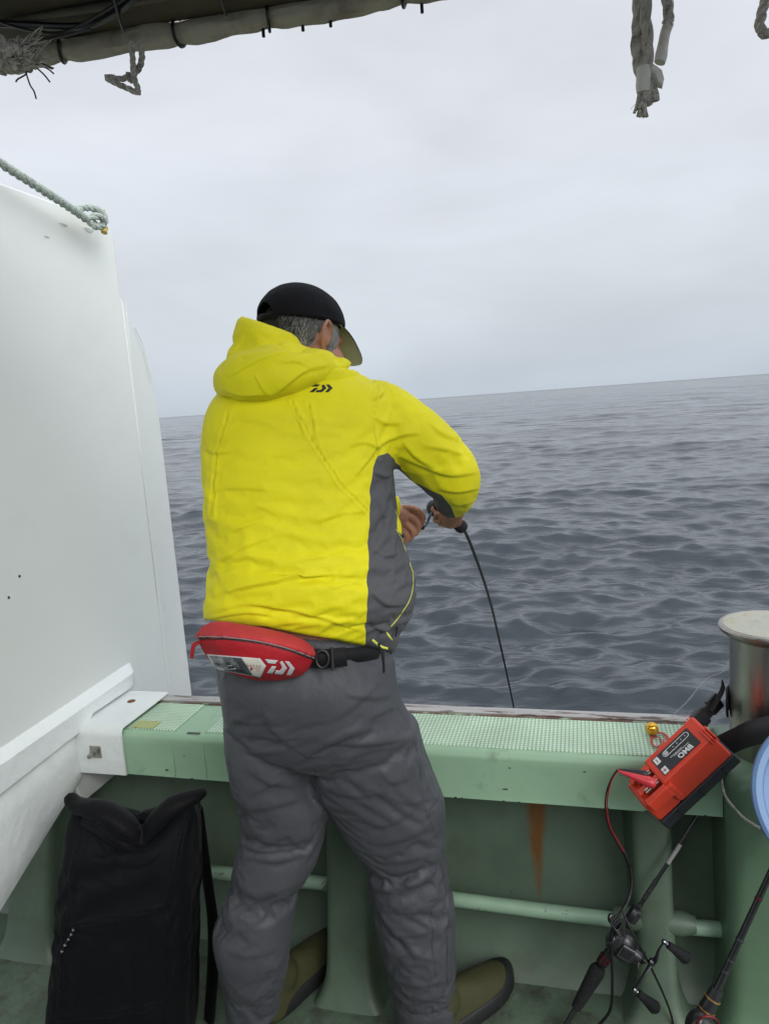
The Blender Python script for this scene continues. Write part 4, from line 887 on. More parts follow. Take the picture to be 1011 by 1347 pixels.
T_ = [p + hu*.009 for p in P]; mb2 = MB(); mb2.add(np.array([p - hu*.004 for p in P] + T_), [(i, i+1, 14+i+1, 14+i) for i in range(13)]); o = mb2.build('back_strap', m_cap, cap); q = o.modifiers.new('th', 'SOLIDIFY'); q.thickness = .002
mb = MB(); V = []; na, nr_ = 30, 10
for lay in (0, 1):
    for i in range(na):
        a = R_(90) + R_(62)*(2*i/(na-1)-1); t = (2*i/(na-1)-1)
        for j in range(nr_):
            s_ = j/(nr_-1); ext = .064*(1-abs(t)**3.2)**.6*s_; q_e = ext/.064
            V.append(hl((ca+.001)*math.cos(a)*(1+.02*s_) - .010*(1-s_)**6*math.cos(a), (cb+.001)*math.sin(a) + ext - .010*(1-s_)**6*math.sin(a), .011 + .004*(1-s_)**6 - .002*abs(t)**2*(1-s_) - .030*q_e - .034*q_e*q_e - lay*.003))
F = []
for lay in (0, 1):
    b_ = lay*na*nr_
    F += [(b_+i*nr_+j, b_+(i+1)*nr_+j, b_+(i+1)*nr_+j+1, b_+i*nr_+j+1) for i in range(na-1) for j in range(nr_-1)]
nf = len(F)//2
E_ = [(i*nr_+nr_-1, (i+1)*nr_+nr_-1, na*nr_+(i+1)*nr_+nr_-1, na*nr_+i*nr_+nr_-1) for i in range(na-1)]
mb.v.append(np.array(V)); mb.f = F+E_; mb.mi = [0]*nf+[1]*nf+[0]*len(E_); mb.n = len(V)
me = bpy.data.meshes.new('peak'); me.from_pydata((np.array(V)-np.array(root_loc(cap))).tolist(), [], mb.f); me.materials.append(m_cap); me.materials.append(m_under); me.polygons.foreach_set('material_index', mb.mi); me.polygons.foreach_set('use_smooth', [True]*len(mb.f)); me.update()
o = bpy.data.objects.new('peak', me); col.objects.link(o); o.parent = cap
# ---- hair ----------------------------------------------------------------
m_hair = mat('grey_hair', (.27, .265, .255), .55, var=.6, vscale=30, stretch=(6, 6, 1))
m_hair_d = mat('dark_hair', (.035, .033, .032), .55, var=.4, vscale=30)
g = np.random.default_rng(4); mb = MB(); hs = []
mbs = MB()
V = []
hair_o = None
def hair_ok(r, f_, u):
    if u > (.060 if f_ < -.05 else .035): return False
    if f_ > .056 and u < .0: return False
    if f_ > .062: return False
    if abs(f_-.006) < .020 and u < .012 and u > -.040 : return False      # ear
    low = -.062 if f_ < -.03 else (-.030 if f_ > .02 else -.05)
    return u > low and not (f_ > .03 and u < -.02 - (.06-f_)*.3)
nh = 0
strands = [MB(), MB()]
while nh < 12000:
    a = g.uniform(0, 2*math.pi); u = g.uniform(-.065, .060)
    c_ = math.sqrt(max(.0, 1-(u/.088)**2)); r = .0745*c_*math.cos(a); f_ = .0945*c_*math.sin(a)
    if not hair_ok(r, f_, u): continue
    nh += 1; ln = g.uniform(.012, .024); P = []
    for k in range(4):
        t = k/3; uu = u - ln*t*.8; ff = f_ - ln*t*(.55 if f_ > -.03 else .1) ; cc = math.sqrt(max(.05, 1-(uu/.088)**2)); aa = math.atan2(ff/.0945, r/.0745)
        lift = 1.006 + .028*math.sin(t*2.4) + g.uniform(0, .006)
        P.append(hb(.0745*cc*math.cos(aa)*lift, .0945*cc*math.sin(aa)*lift, uu))
    tube(strands[0 if g.uniform() < min(.95, max(0, .75 + (f_+.01)*9)) else 1], P, [.0007, .0007, .0006, .0002], 3, cap=False)
hair_o = strands[0].build('hair', m_hair, per); 
strands[1].build('hair', m_hair_d, hair_o)

# ---- boots -----------------------------------------------------------------
m_olive = mat('olive_neoprene', (.042, .043, .012), .75, var=.2, vscale=14, bump=.4, bscale=300, dirt=(.04, .04, .012), dscale=12, dlo=.55, dhi=.75)
m_rub = mat('black_rubber', (.006, .006, .007), .6, var=.25, vscale=20, bump=.3, bscale=120)
def boot(heel, toe, lab):
    heel = np.array([heel[0], heel[1], 0.0]); toe = np.array([toe[0], toe[1], 0.0]); d = nrm(toe-heel); Ln = .295; s_ = np.cross(d, Zv); toe = heel + d*Ln
    r = thing_part('boot', per, heel + d*.1)
    mb = MB(); rows = []
    for t, wd, hh in ((.03, .022, .07), (.08, .034, .095), (.2, .037, .105), (.35, .036, .095), (.5, .041, .082), (.65, .045, .068), (.8, .044, .056), (.9, .036, .047), (.965, .020, .036)):
        c = heel + d*Ln*t + np.array([0, 0, .012]); rows.append([c + s_*wd*math.copysign(abs(math.cos(a))**.85, math.cos(a)) + Zv*(hh*max(0, math.sin(a))**.8 - (.004 if math.sin(a) < 0 else 0)) for a in np.linspace(0, 2*math.pi, 24, endpoint=False)])
    loft(mb, rows, 4); limb(mb, [(heel+d*.075+Zv*.08, .044), (heel+d*.05+Zv*.11, .038), (heel+d*.04+Zv*.13, .036)], 16)
    V, F = remesh(mb, .005, 4); o = mesh_obj('upper', V, F, m_olive, r)
    mb = MB(); n_ = 40; prof_ = []
    for i in range(n_):
        a = 2*math.pi*i/n_; x = math.cos(a); y_ = math.sin(a); t = .5+.5*x; wd = np.interp(t, [0, .15, .4, .7, .9, 1], [.030, .040, .041, .052, .046, .03])
        prof_.append((heel + d*(Ln*(.5+.53*math.copysign(abs(x)**.8, x))) + s_*wd*math.copysign(abs(y_)**.75, y_)*1.06, t))
    rows = []
    for zz_, k_ in ((0, .95), (.006, 1.0), (.02, 1.0), (.034, .95), (.040, .86), (.036, .78)):
        rows.append([heel+d*Ln*.5 + (p-(heel+d*Ln*.5))*k_ + Zv*(zz_*(1+.55*max(0, t-.72)/.28)) for p, t in prof_])
    k = n_; V = np.array([p for r_ in rows for p in r_]); F = [(i*k+j, i*k+(j+1) % k, (i+1)*k+(j+1) % k, (i+1)*k+j) for i in range(len(rows)-1) for j in range(k)] + [tuple(range(k))]
    mb.add(V, F); mb.build('sole', m_rub, r, subsurf=1)
    return r
def thing_part(name, parent, loc):
    o = bpy.data.objects.new(name, None); o.empty_display_size = .03; col.objects.link(o); o.parent = parent; o.location = Vector([float(v) for v in loc]) - root_loc(parent); return o
h1 = az(343, 1352, 0); t1 = az(426, 1262, 0); boot(h1, t1, 'left')
h2 = az(548, 1385, 0); t2 = az(657, 1296, 0); boot(h2, t2, 'right')

# ---- belt, hem cord on the man ----------------------------------------------
m_web = fabric('black_webbing', (.011, .011, .012), rough=.7, weave=500, wr=.1)
mb = MB(); pts = []
for q in [(298, 856), (330, 862), (370, 866), (400, 866), (430, 864), (460, 862), (490, 858), (512, 852)]:
    P, n_ = raypx(bvt, *q)
    if P is not None: pts.append(P + n_*.004)
pts = spline(pts, 6); V = []
for p in pts: V += [p+Zv*.014, p-Zv*.014]
mb.add(np.array(V), [(2*i, 2*i+1, 2*i+3, 2*i+2) for i in range(len(pts)-1)]); o = mb.build('belt', m_web, per); q = o.modifiers.new('t', 'SOLIDIFY'); q.thickness = .003
piece = [((497, 846), (502, 858), (505, 872), (503, 886)), ]
mb = MB(); tube(mb, spline([ah(498, 846, 1.215), ah(503, 860, 1.21), ah(505, 884, 1.215)], 5), [.006, .0055, .005], 8, flat=.35); mb.build('hem_strap', m_web, jk)
mb = MB(); tube(mb, spline([ah(490, 842, 1.22), ah(500, 850, 1.212), ah(509, 853, 1.22)], 5), .0022, 8); mb.build('hem_cord', m_pip, jk)
mb = MB(); tube(mb, spline([ah(519, 818, 1.30), ah(522, 826, 1.295), ah(520, 838, 1.29)], 5), [.002, .0035, .002], 8, flat=.5); mb.build('zip_pull', m_web, jk)
mb = MB(); tube(mb, spline([ah(508, 831, 1.243), ah(511, 836, 1.243), ah(516, 842, 1.25)], 5), [.001, .0045, .001], 8, flat=.5); mb.build('hem_tab', m_pip, jk)
# yellow left cuff round the wrist
mb = MB(); cw = ah(517, 671, 1.642); axd = nrm(ah(535, 673, 1.655)-ah(505, 668, 1.63)); lathe(mb, [(.033, -.03), (.035, -.012), (.034, .0), (.031, .001), (.028, -.004), (.027, -.02)], cw, axd, 28); mb.build('left_cuff' if False else 'cuff', m_hood, jk)
mb = MB(); lathe(mb, [(.029, -.01), (.0265, .0015), (.0255, .0015), (.025, -.01)], cw, axd, 24); mb.build('cuff_lining', m_web, jk)

# ---- waist pouch --------------------------------------------------------------
m_red = fabric('red_pouch_fabric', (.34, .012, .018), rough=.65, weave=600, wr=.5, var=.15)
m_red2 = fabric('faded_red_pouch_fabric', (.46, .040, .045), rough=.7, weave=600, wr=.6, var=.2)
HP = 1.205
pou = thing('waist_pouch', 'red zipped waist pouch with a clear window worn low on the back of the man', 'waist pouch', ah(335, 857, HP))
outl = [(258, 832), (266, 824), (284, 817), (310, 819), (345, 825), (378, 834), (402, 846), (416, 860), (416, 868), (409, 882), (398, 892), (372, 897), (340, 896), (305, 888), (281, 880), (268, 866), (258, 850)]
outl = spline([(a, b, 0) for a, b in outl], 5, True)[:, :2]
def pouch(outl, c, h0, bul_, back, inn=14, wob=.0015):
    k = len(outl); V = []; F = []
    for side in (0, 1):
        for i in range(inn+1):
            t = i/inn
            for j, p in enumerate(outl):
                x, y = c[0]+(p[0]-c[0])*(1-t), c[1]+(p[1]-c[1])*(1-t); dist = 1-(1-t)**2
                h = h0 - (bul_*(1-(1-t)**3.2) if side == 0 else -back*dist) + wob*noise.noise(Vector((x*.06, y*.09, side)))
                V.append(ah(x, y, h))
    for side in (0, 1):
        b_ = side*(inn+1)*k; F += [(b_+i*k+j, b_+i*k+(j+1) % k, b_+(i+1)*k+(j+1) % k, b_+(i+1)*k+j) for i in range(inn) for j in range(k)]
    return np.array(V), F
# curve with the waist: right end further out
V, F = pouch(outl, (337, 857), 0, .045, .025, 14)
V, F = pouch(outl, (337, 857), HP, .045, .02, 14)
px_ = proj(V); V = V + np.outer(((px_[:, 0]-330)/80)**2*.018, Fh)
mbp = MB(); mbp.add(V, F)
Vp, Fp = remesh(mbp, .004, 3)
pp = proj(Vp); zl = np.interp(pp[:, 0], [250, 262, 300, 345, 380, 400, 418], [838, 838.5, 838.5, 844, 853, 860, 866]); dz = pp[:, 1]-zl
Nn = vnormals(Vp, Fp); bk = np.clip(-(Nn@FW)*3, 0, 1)
Vp = Vp + Nn*((.006*np.exp(-(np.clip(-dz, 0, 99)/6)**2)*(dz < 0) - .0035*np.exp(-((dz-2)/1.6)**2))*bk)[:, None]
wn = np.array([noise.noise(Vector(v)*30) for v in Vp]); Vp = Vp + Nn*(wn*.0012*bk)[:, None]
isup = dz < 0
mo = mesh_obj('pouch_body', Vp, Fp, [m_red, m_red2], pou)
mo.data.polygons.foreach_set('material_index', [1 if isup[f[0]] else 0 for f in Fp])
bvp = bvh_of(Vp, Fp)
m_gryp = mat('silver_reflective_print', (.52, .52, .53), .4, var=.08, vscale=30)
m_zip = mat('dark_zip', (.02, .018, .018), .6)
piece_along('zip', [(259, 840), (300, 841), (345, 847), (380, 856), (402, 864), (415, 868)], bvp, .0016, m_zip, pou, .0002)
piece_along('flap_edging', [(258, 837.5), (300, 838), (345, 844), (380, 853), (402, 861), (416, 866)], bvp, .0011, mat('grey_edging', (.22, .19, .19), .6), pou, .0008)
decal('logo_print', logo(350.5, 867, 39, 18, -.12, .10), bvp, m_gryp, pou, off=.0010)
decal('window_frame', [[(272, 860.5), (342, 866), (350, 876), (342.5, 891), (289, 881), (281, 877)]], bvp, m_gryp, pou, off=.0007)
decal('clear_window', [[(275, 862), (318, 865.5), (333, 888), (290, 880), (283, 876)]], bvp, mat('smoky_vinyl', (.06, .07, .08), .12, var=.5, vscale=60, coat=.6, dirt=(.20, .21, .22), dscale=60, dlo=.5, dhi=.6), pou, off=.0011, th=.0006)
decal('paper_tag', [[(317, 864), (340.5, 867), (348.6, 876), (341.5, 890), (333, 888.5), (326, 877)]], bvp, mat('cream_tag', (.60, .58, .50), .6, var=.05), pou, off=.0014, th=.0006)
m_ink = mat('red_brown_ink', (.25, .05, .05), .6)
decal('tag_writing', [[(x, 873.5+(x-323)*.12-(1.6 if i % 2 else 0)), (x+1.0, 873.5+(x-323)*.12-(1.6 if i % 2 else 0)), (x+.8, 875.6+(x-323)*.12), (x+.2, 875.6+(x-323)*.12)] for i, x in enumerate(np.arange(323, 343, 2.1))]+[[(335, 878), (343, 879), (343, 879.6), (335, 878.6)], [(337, 881), (342, 881.6), (342, 882.2), (337, 881.6)]], bvp, m_ink, pou, off=.0017, th=.0002)
decal('heart_mark', [[(329.2, 878.4), (330, 876.6), (331.4, 877.6), (332.8, 877), (333, 879), (330.6, 881.2)]], bvp, mat('heart_red', (.4, .01, .02), .5), pou, off=.0018, th=.0002)
mb = MB(); tube(mb, spline([ah(264, 844, HP+.006), ah(255, 849, HP+.0), ah(252, 865, HP-.002)], 5), [.005, .007, .0065], 10, flat=.4); mb.build('pull_tab', m_red, pou)
mb = MB(); V = []
pts = spline([ah(408, 866, HP+.012), ah(425, 867, HP+.012), ah(440, 866, HP+.018), ah(456, 864, HP+.03)], 6)
for p in pts: V += [p+Zv*.017, p-Zv*.017]
mb.add(np.array(V), [(2*i, 2*i+1, 2*i+3, 2*i+2) for i in range(len(pts)-1)]); o = mb.build('waist_strap', m_web, pou); q = o.modifiers.new('t', 'SOLIDIFY'); q.thickness = .004
mb = MB(); c = ah(424, 867, HP+.004); Mx = frame(c, RT, UP, -FW)
tube(mb, [Mx[:3, :3]@np.array([.011*math.cos(a), .015*math.sin(a), 0])+c for a in np.linspace(0, 2*math.pi, 24)], .0024, 8, cap=False); tube(mb, [c+UP*.02+RT*.016, c-UP*.02+RT*.018], .003, 8); mb.build('buckle', m_black, pou)

# ------------------------------------------------------------------ the man's rod
m_carb = mat('black_carbon', (.010, .010, .012), .25, var=.2, coat=.5)
m_eva = mat('black_eva_foam', (.006, .006, .007), .85, var=.2, bump=.4, bscale=400)
m_guide = mat('guide_chrome', (.25, .25, .27), .25, metal=1)
rd = thing('fishing_rod', 'slim black fishing rod held by the man, bent down over the side', 'fishing rod', ah(600, 690, 1.74))
rp = spline([ah(560, 660, 1.655), ah(585, 677, 1.715), ah(608, 694, 1.76), ah(627, 738, 1.80), ah(644, 790, 1.83), ah(657, 845, 1.855), ah(668, 895, 1.875), ah(677, 940, 1.89), ah(684, 985, 1.90)], 8)
mb = MB(); tube(mb, rp[14:], [.0042, .0040, .0035, .003, .0024, .0020, .0014], 10); mb.build('blank', m_carb, rd)
mb = MB(); d = nrm(rp[17]-rp[12]); c = ah(603, 690, 1.75); lathe(mb, [(.008, -.10), (.011, -.09), (.0125, -.03), (.013, -.006), (.0155, 0), (.0165, .010), (.0150, .017), (.0105, .0205), (.006, .024)], c, nrm(ah(611, 700, 1.768)-ah(592, 683, 1.735)), 24); mb.build('foregrip', m_eva, rd)
for (x, y, h) in ((631, 740, 1.802), (650, 800, 1.836), (662.5, 853, 1.858), (671, 900, 1.876), (678, 938, 1.889)):
    mb = MB(); sc_ = .0045 if y < 760 else .003; c = ah(x, y, h); T_ = nrm(ah(x+5, y+20, h)-c); A_1 = nrm(np.cross(T_, FW)); tube(mb, [c + A_1*sc_*math.cos(a) - FW*sc_*math.sin(a)*.9 for a in np.linspace(0, 2*math.pi, 16)], .0006, 6, cap=False); tube(mb, [c, c-RT*sc_*1.2-T_*.004], .0006, 5); mb.build('line_guide', m_guide, rd)
rl = thing_part('reel', rd, ah(578, 672, 1.73))
mb = MB(); c = ah(579, 668, 1.735); ball(mb, c, (.026, .026, .024)); ball(mb, ah(570, 668, 1.735), (.018, .02, .02)); V, F = remesh(mb, .004, 2); mesh_obj('reel_body', V, F, m_black, rl)
mb = MB(); tube(mb, spline([ah(571, 669, 1.722), ah(565, 679, 1.71), ah(561, 689, 1.70), ah(556, 694, 1.69)], 5), [.0045, .0035, .0035, .004], 10, flat=.6); mb.build('handle_arm', mat('gunmetal', (.06, .065, .075), .3, metal=.8), rl)
mb = MB(); lathe(mb, [(.003, 0), (.0055, .002), (.0055, .018), (.0045, .03)], ah(557, 694, 1.69), nrm(ah(545, 694, 1.672)-ah(557, 694, 1.69)), 14); mb.build('handle_knob', m_black, rl)
mb = MB(); lathe(mb, [(.003, 0), (.0095, .006), (.010, .030), (.006, .038)], ah(529, 688, 1.653), nrm(ah(533, 706, 1.66)-ah(529, 688, 1.653)), 14); mb.build('handle_knob', m_black, rl)
for a in range(5):
    mb = MB(); c = ah(571, 668, 1.718); dd = RT*math.cos(a*1.26+.3)+UP*math.sin(a*1.26+.3); tube(mb, [c, c+dd*.009, c+dd*.015+RT*.002], [.002, .002, .0012], 6); mb.build('drag_star_arm', m_black, rl)

# ------------------------------------------------------------------ battery tied to the bollard
m_bred = mat('red_battery_plastic', (.62, .045, .018), .38, var=.05, vscale=12, bump=.08, bscale=60)
ba = nrm(-.70*RT - .715*UP + .08*FW); pcam = nrm(.715*RT - .70*UP); bb_ = nrm(pcam*.36 - FW*.94); bb_ = nrm(bb_ - ba*(bb_@ba)); bc_ = nrm(np.cross(ba, bb_));
if bc_@FW < 0: bc_ = -bc_
A0 = ah(909, 941, 1.36)
BL, BW, BH = .190, .070, .070
bat = thing('battery_pack', 'bright red battery box with a black base, strapped to the bollard above the bulwark', 'battery', A0 + ba*BL/2 + bb_*BW/2)
MBX = frame(A0, ba, bb_, bc_)     # x along length, y across the top face, z down into the box
mb = MB(); box(mb, (0, 0, 0), (BL*.70, BW, BH), 0, MBX); mb.build('case', m_bred, bat, True, bevel=.005)
mb = MB(); box(mb, (BL*.697, .004, .012), (BL, BW-.0006, BH-.0006), 0, MBX); mb.build('terminal_end', m_bred, bat, True, bevel=.005)
for v0 in (.008, .040, .068):
    mb = MB(); box(mb, (BL*.69, v0, .001), (BL*.95, v0+.013, .03), 0, MBX); mb.build('terminal_wall', m_bred, bat, True, bevel=.002)
mb = MB(); box(mb, (-.004, .003, BH-.001), (BL+.001, BW+.003, BH+.026), 0, MBX); mb.build('base', mat('navy_black_base', (.014, .016, .022), .55, var=.2), bat, True, bevel=.004)
for k in range(3):
    mb = MB(); x = .03+.06*k; box(mb, (x, BW+.002, BH+.003), (x+.004, BW+.006, BH+.022), 0, MBX); mb.build('base_rib', m_black, bat, True, bevel=.001)
mb = MB(); prism(mb, [(BL*.62, BW-.002), (BL*.72, BW-.002), (BL*.70, BW+.009), (BL*.64, BW+.009)], MBX, .006, BH-.016); mb.build('side_lug', m_bred, bat, True, bevel=.002)
for k in range(3):
    mb = MB(); box(mb, (-.003+.006*k, BW*.60, -.004), (.0005+.006*k, BW+.004, .012), 0, MBX); mb.build('strap_rib', m_bred, bat, True, bevel=.001)
for k in range(3):
    mb = MB(); box(mb, (.004+.006*k, -.005, .002), (.007+.006*k, .003, .012), 0, MBX); mb.build('strap_rib', m_bred, bat, True, bevel=.001)
MT = frame(A0 - bc_*.0006, ba, bb_, -bc_)
mb = MB(); box(mb, (BL*.13, BW*.20, -.0004), (BL*.625, BW*.86, .0006), 0, MT); mb.build('label_plate', mat('dark_label', (.022, .025, .032), .35, var=.06), bat, False)
m_wht = mat('white_print', (.72, .72, .70), .5, var=.03)
def outline_capsule(x0, x1, y, r, w_):
    mb = MB(); P = [(x1+r*math.cos(a), y+r*math.sin(a)) for a in np.linspace(-math.pi/2, math.pi/2, 14)] + [(x0+r*math.cos(a), y+r*math.sin(a)) for a in np.linspace(math.pi/2, 3*math.pi/2, 14)]
    P = [MT[:3, :3]@np.array([a, b, .0008])+MT[:3, 3] for a, b in P]; P.append(P[0]); tube(mb, P, w_, 6, cap=False); return mb
outline_capsule(BL*.19, BL*.47, BW*.36, BW*.085, .0006).build('label_outline', m_wht, bat)
mb = MB(); lathe(mb, [(.0052, 0), (.0052, .0012), (.003, .0016)], MT[:3, :3]@np.array([BL*.465, BW*.36, .0005])+MT[:3, 3], -bc_, 20); mb.build('power_button', mat('button_grey', (.45, .45, .46), .4), bat)
for k in range(4):
    mb = MB(); lathe(mb, [(.0011, 0), (.001, .0006)], MT[:3, :3]@np.array([BL*(.20+.055*k), BW*.36, .0007])+MT[:3, 3], -bc_, 8); mb.build('indicator', m_wht, bat)
def text_obj(name, txt, size, M, m_, parent, extr=.0003, shear=0.0, bold=0.0):
    c = bpy.data.curves.new(name, 'FONT'); c.body = txt; c.size = size; c.extrude = extr; c.shear = shear; c.offset = bold; c.align_x = 'CENTER'; c.align_y = 'CENTER'; c.resolution_u = 3
    o = bpy.data.objects.new(name, c); col.objects.link(o); dg = bpy.context.evaluated_depsgraph_get(); dg.update(); me = bpy.data.meshes.new_from_object(o.evaluated_get(dg)); bpy.data.objects.remove(o)
    V = np.empty(len(me.vertices)*3); me.vertices.foreach_get('co', V); V = V.reshape(-1, 3)@M[:3, :3].T + M[:3, 3]; base = np.array(root_loc(parent)); me.vertices.foreach_set('co', (V-base).reshape(-1)); me.materials.clear(); me.materials.append(m_); me.update()
    o = bpy.data.objects.new(name, me); col.objects.link(o); o.parent = parent; return o
def onlab(u, v): return MT[:3, :3]@np.array([BL*u, BW*v, .0009])+MT[:3, 3]
text_obj('maker_lettering', 'BMO', .016, frame(onlab(.33, .76), ba, -bb_, -bc_) if False else frame(onlab(.30, .755), ba, -nrm(np.cross(ba, bc_)) if False else bb_*-1, -bc_), m_wht, bat, bold=.0004, shear=.2)
mb = MB(); box(mb, (BL*.22, BW*.60, .0004), (BL*.42, BW*.612, .0009), 0, MT); box(mb, (BL*.30, BW*.56, .0004), (BL*.46, BW*.57, .0009), 0, MT); mb.build('label_small_print', m_wht, bat, False)
for (v, sgn) in ((.34, '-'), (.74, '+')):
    mb = MB(); box(mb, (BL*.555, BW*(v-.11), .0003), (BL*.615, BW*(v+.11), .0010), 0, MT); mb.build('polarity_patch', m_wht, bat, True, bevel=.0004)
    mb = MB(); c = np.array([BL*.585, BW*v]); box(mb, (c[0]-.0008, c[1]-.004, .0010), (c[0]+.0008, c[1]+.004, .0014), 0, MT)
    if sgn == '+': box(mb, (c[0]-.004, c[1]-.0008, .0009), (c[0]+.004, c[1]+.0008, .0013), 0, MT)
    mb.build('polarity_mark', mat('dark_print', (.03, .02, .03), .5) if sgn == '-' else m_ink, bat, False)
m_chr = mat('bright_clip_metal', (.62, .60, .56), .25, metal=1, var=.1)
for v0 in (.026, .054):
    mb = MB(); box(mb, (BL*.71, v0, -.003), (BL*.88, v0+.003, .012), 0, MBX); box(mb, (BL*.71, v0+.006, -.003), (BL*.88, v0+.0085, .012), 0, MBX); mb.build('terminal_blade', m_chr, bat, True, bevel=.0006)
# clips and power lead
lead = thing('power_lead', 'thin red and black power lead looping from the battery clips down to the reel', 'cable', ah(814, 1013, 1.30))
m_rpl = mat('pinkish_red_clip', (.50, .03, .04), .35, var=.06)
def cone(name, p, q, r0, r1, m_):
    mb = MB(); L1 = np.linalg.norm(q-p); lathe(mb, [(r0*.6, 0), (r0, .003), (r0*1.1+(r1-r0)*.3, L1*.3), (r1, L1*.8), (r1*.95, L1*.93), (r1*.6, L1)], p, nrm(q-p), 18); return mb.build(name, m_, lead)
cone('clip_handle', ah(812, 1014, 1.30), ah(862, 1032, 1.275), .0022, .0105, m_rpl)
cone('clip_handle', ah(811, 1012, 1.31), ah(852, 1019, 1.29), .0022, .007, m_black)
m_rw = mat('red_wire', (.30, .015, .02), .45)
LD = [(813, 1012), (804, 1026), (799, 1045), (798, 1068), (802, 1088), (811, 1104), (820, 1120)]
mb = MB(); tube(mb, spline([ah(a, b, 1.30+.016*i) for i, (a, b) in enumerate(LD)], 6), .0016, 8); mb.build('red_wire', m_rw, lead)
mb = MB(); tube(mb, spline([ah(a-2.2+.6*math.sin(i*2), b+1, 1.302+.016*i) for i, (a, b) in enumerate(LD)], 6), .0015, 8); mb.build('black_wire', m_black, lead)
mb = MB(); tube(mb, [ah(819, 1117, 1.414), ah(821, 1122, 1.414), ah(827, 1137, 1.416), ah(829, 1141, 1.416)], [.002, .0048, .0048, .003], 12); mb.build('wire_joint', m_black, lead)
mb = MB(); tube(mb, spline([ah(828, 1139, 1.416), ah(830, 1160, 1.41), ah(827, 1180, 1.40), ah(819, 1196, 1.385), ah(806, 1216, 1.37), ah(804, 1250, 1.36), ah(805, 1290, 1.355), ah(803, 1325, 1.36), ah(792, 1343, 1.37), ah(770, 1365, 1.38)], 8), .0032, 10); mb.build('power_cable', m_black, lead)
mb = MB(); tube(mb, spline([ah(818, 1198, 1.37), ah(830, 1225, 1.35), ah(848, 1258, 1.345), ah(860, 1282, 1.35), ah(872, 1308, 1.36), ah(882, 1335, 1.37), ah(889, 1370, 1.38)], 8), .0024, 8); mb.build('power_cable', m_black, lead)
# strap round the bollard
stp = thing('battery_strap', 'wide black webbing strap with buckle looped round the steel bollard', 'strap', bc + np.array([0, -.08, .06]))
def ribbon(name, pts, wv, wd, m_, parent, th=.003, n=6):
    P = spline(pts, n); V = []
    for p in P: V += [p + wv*wd/2, p - wv*wd/2]
    mb = MB(); mb.add(np.array(V), [(2*i, 2*i+1, 2*i+3, 2*i+2) for i in range(len(P)-1)]); o = mb.build(name, m_, parent); q = o.modifiers.new('t', 'SOLIDIFY'); q.thickness = th; return o
cb_ = bc[:2]; ring_ = []
for i_, a in enumerate(np.radians(np.arange(-84, 190, 14))): ring_.append(np.array([cb_[0]+.0885*math.cos(a), cb_[1]+.0885*math.sin(a), .690]))
ribbon('webbing', [ah(928, 992, 1.41), ah(940, 986, 1.385), ah(960, 977, 1.365), ah(985, 966, 1.352), *ring_], Zv, .054, m_web, stp, .004)
mb = MB(); q_ = MBX[:3, :3]; c0 = ah(921, 945, 1.46); c1_ = ah(947, 917, 1.50); dd = nrm(c1_-c0); wv = nrm(np.cross(dd, FW)); Mb = frame(c0, dd, wv, nrm(np.cross(dd, wv)))
box(mb, (-.022, -.019, -.007), (.016, .019, .007), 0, Mb); box(mb, (.013, -.014, -.005), (.038, .014, .005), 0, Mb); box(mb, (.034, -.017, -.006), (.070, .017, .006), 0, Mb); mb.build('buckle', m_black, stp, True, bevel=.003)
mb = MB(); tube(mb, spline([ah(932, 935, 1.47), ah(944, 918, 1.48), ah(950, 905, 1.485), ah(949, 894, 1.485)], 6), [.008, .007, .006, .0012], 10, flat=.35); mb.build('strap_end', m_web, stp)

# ------------------------------------------------------------------ other rods
m_band = mat('gold_band', (.55, .33, .10), .35, metal=.7); m_wine = mat('wine_red_metal', (.16, .02, .03), .3, metal=.7)
m_reel = mat('graphite_reel', (.018, .018, .021), .33, var=.3, coat=.2)
m_rgl = mat('reel_grey_metal', (.12, .12, .13), .28, metal=.9)
r2 = thing('fishing_rod', 'black fishing rod with electric reel leaning between the pipe rail and the battery', 'fishing rod', ah(745, 1347, 1.42), 'fishing rods propped against the bulwark')
A = ah(738, 1358, 1.40); B = ah(757, 1326, 1.40); C_ = ah(790, 1268, 1.405); D_ = ah(838, 1196, 1.41); E_ = ah(884, 1126, 1.42); F_ = ah(955, 1008, 1.445); G_ = ah(1004, 925, 1.50)
mb = MB(); tube(mb, [A, B], .0058, 12); mb.build('butt_tube', m_rgl, r2)
mb = MB(); dd = nrm(C_-B); lathe(mb, [(.006, -.002), (.0105, .0), (.0115, .01), (.0165, .085), (.017, .098), (.013, .108)], B, dd, 24); mb.build('rear_grip', m_eva, r2)
mb = MB(); lathe(mb, [(.0115, 0), (.0125, .004), (.0095, .02), (.0095, .10), (.011, .105)], C_, nrm(D_-C_), 20); mb.build('reel_seat', m_wine if False else m_black, r2)
for t in (.06, .12): mb = MB(); lathe(mb, [(.0128, 0), (.0128, .003)], C_+(D_-C_)*t, nrm(D_-C_), 20); mb.build('seat_band', m_wine, r2)
mb = MB(); lathe(mb, [(.0125, -.03), (.0135, -.025), (.0135, -.004), (.011, 0), (.006, .002)], D_, nrm(E_-D_), 8); mb.build('locking_nut', m_wine if False else m_reel, r2)
mb = MB(); tube(mb, [D_, E_, F_, G_], [.0046, .0038, .0036, .003], 12); mb.build('blank', m_carb, r2)
for a, b in ((.05, .10), (.20, .55)):
    mb = MB(); tube(mb, [D_+(E_-D_)*a, D_+(E_-D_)*b], .0052, 12); mb.build('wrap', mat('thread_wrap', (.02, .018, .02), .3, var=.6, vscale=120, coat=.5), r2)
mb = MB(); tube(mb, [D_+(E_-D_)*.86, D_+(E_-D_)*1.22], .0044, 12); mb.build('silver_section', mat('pale_section', (.34, .33, .32), .3), r2)
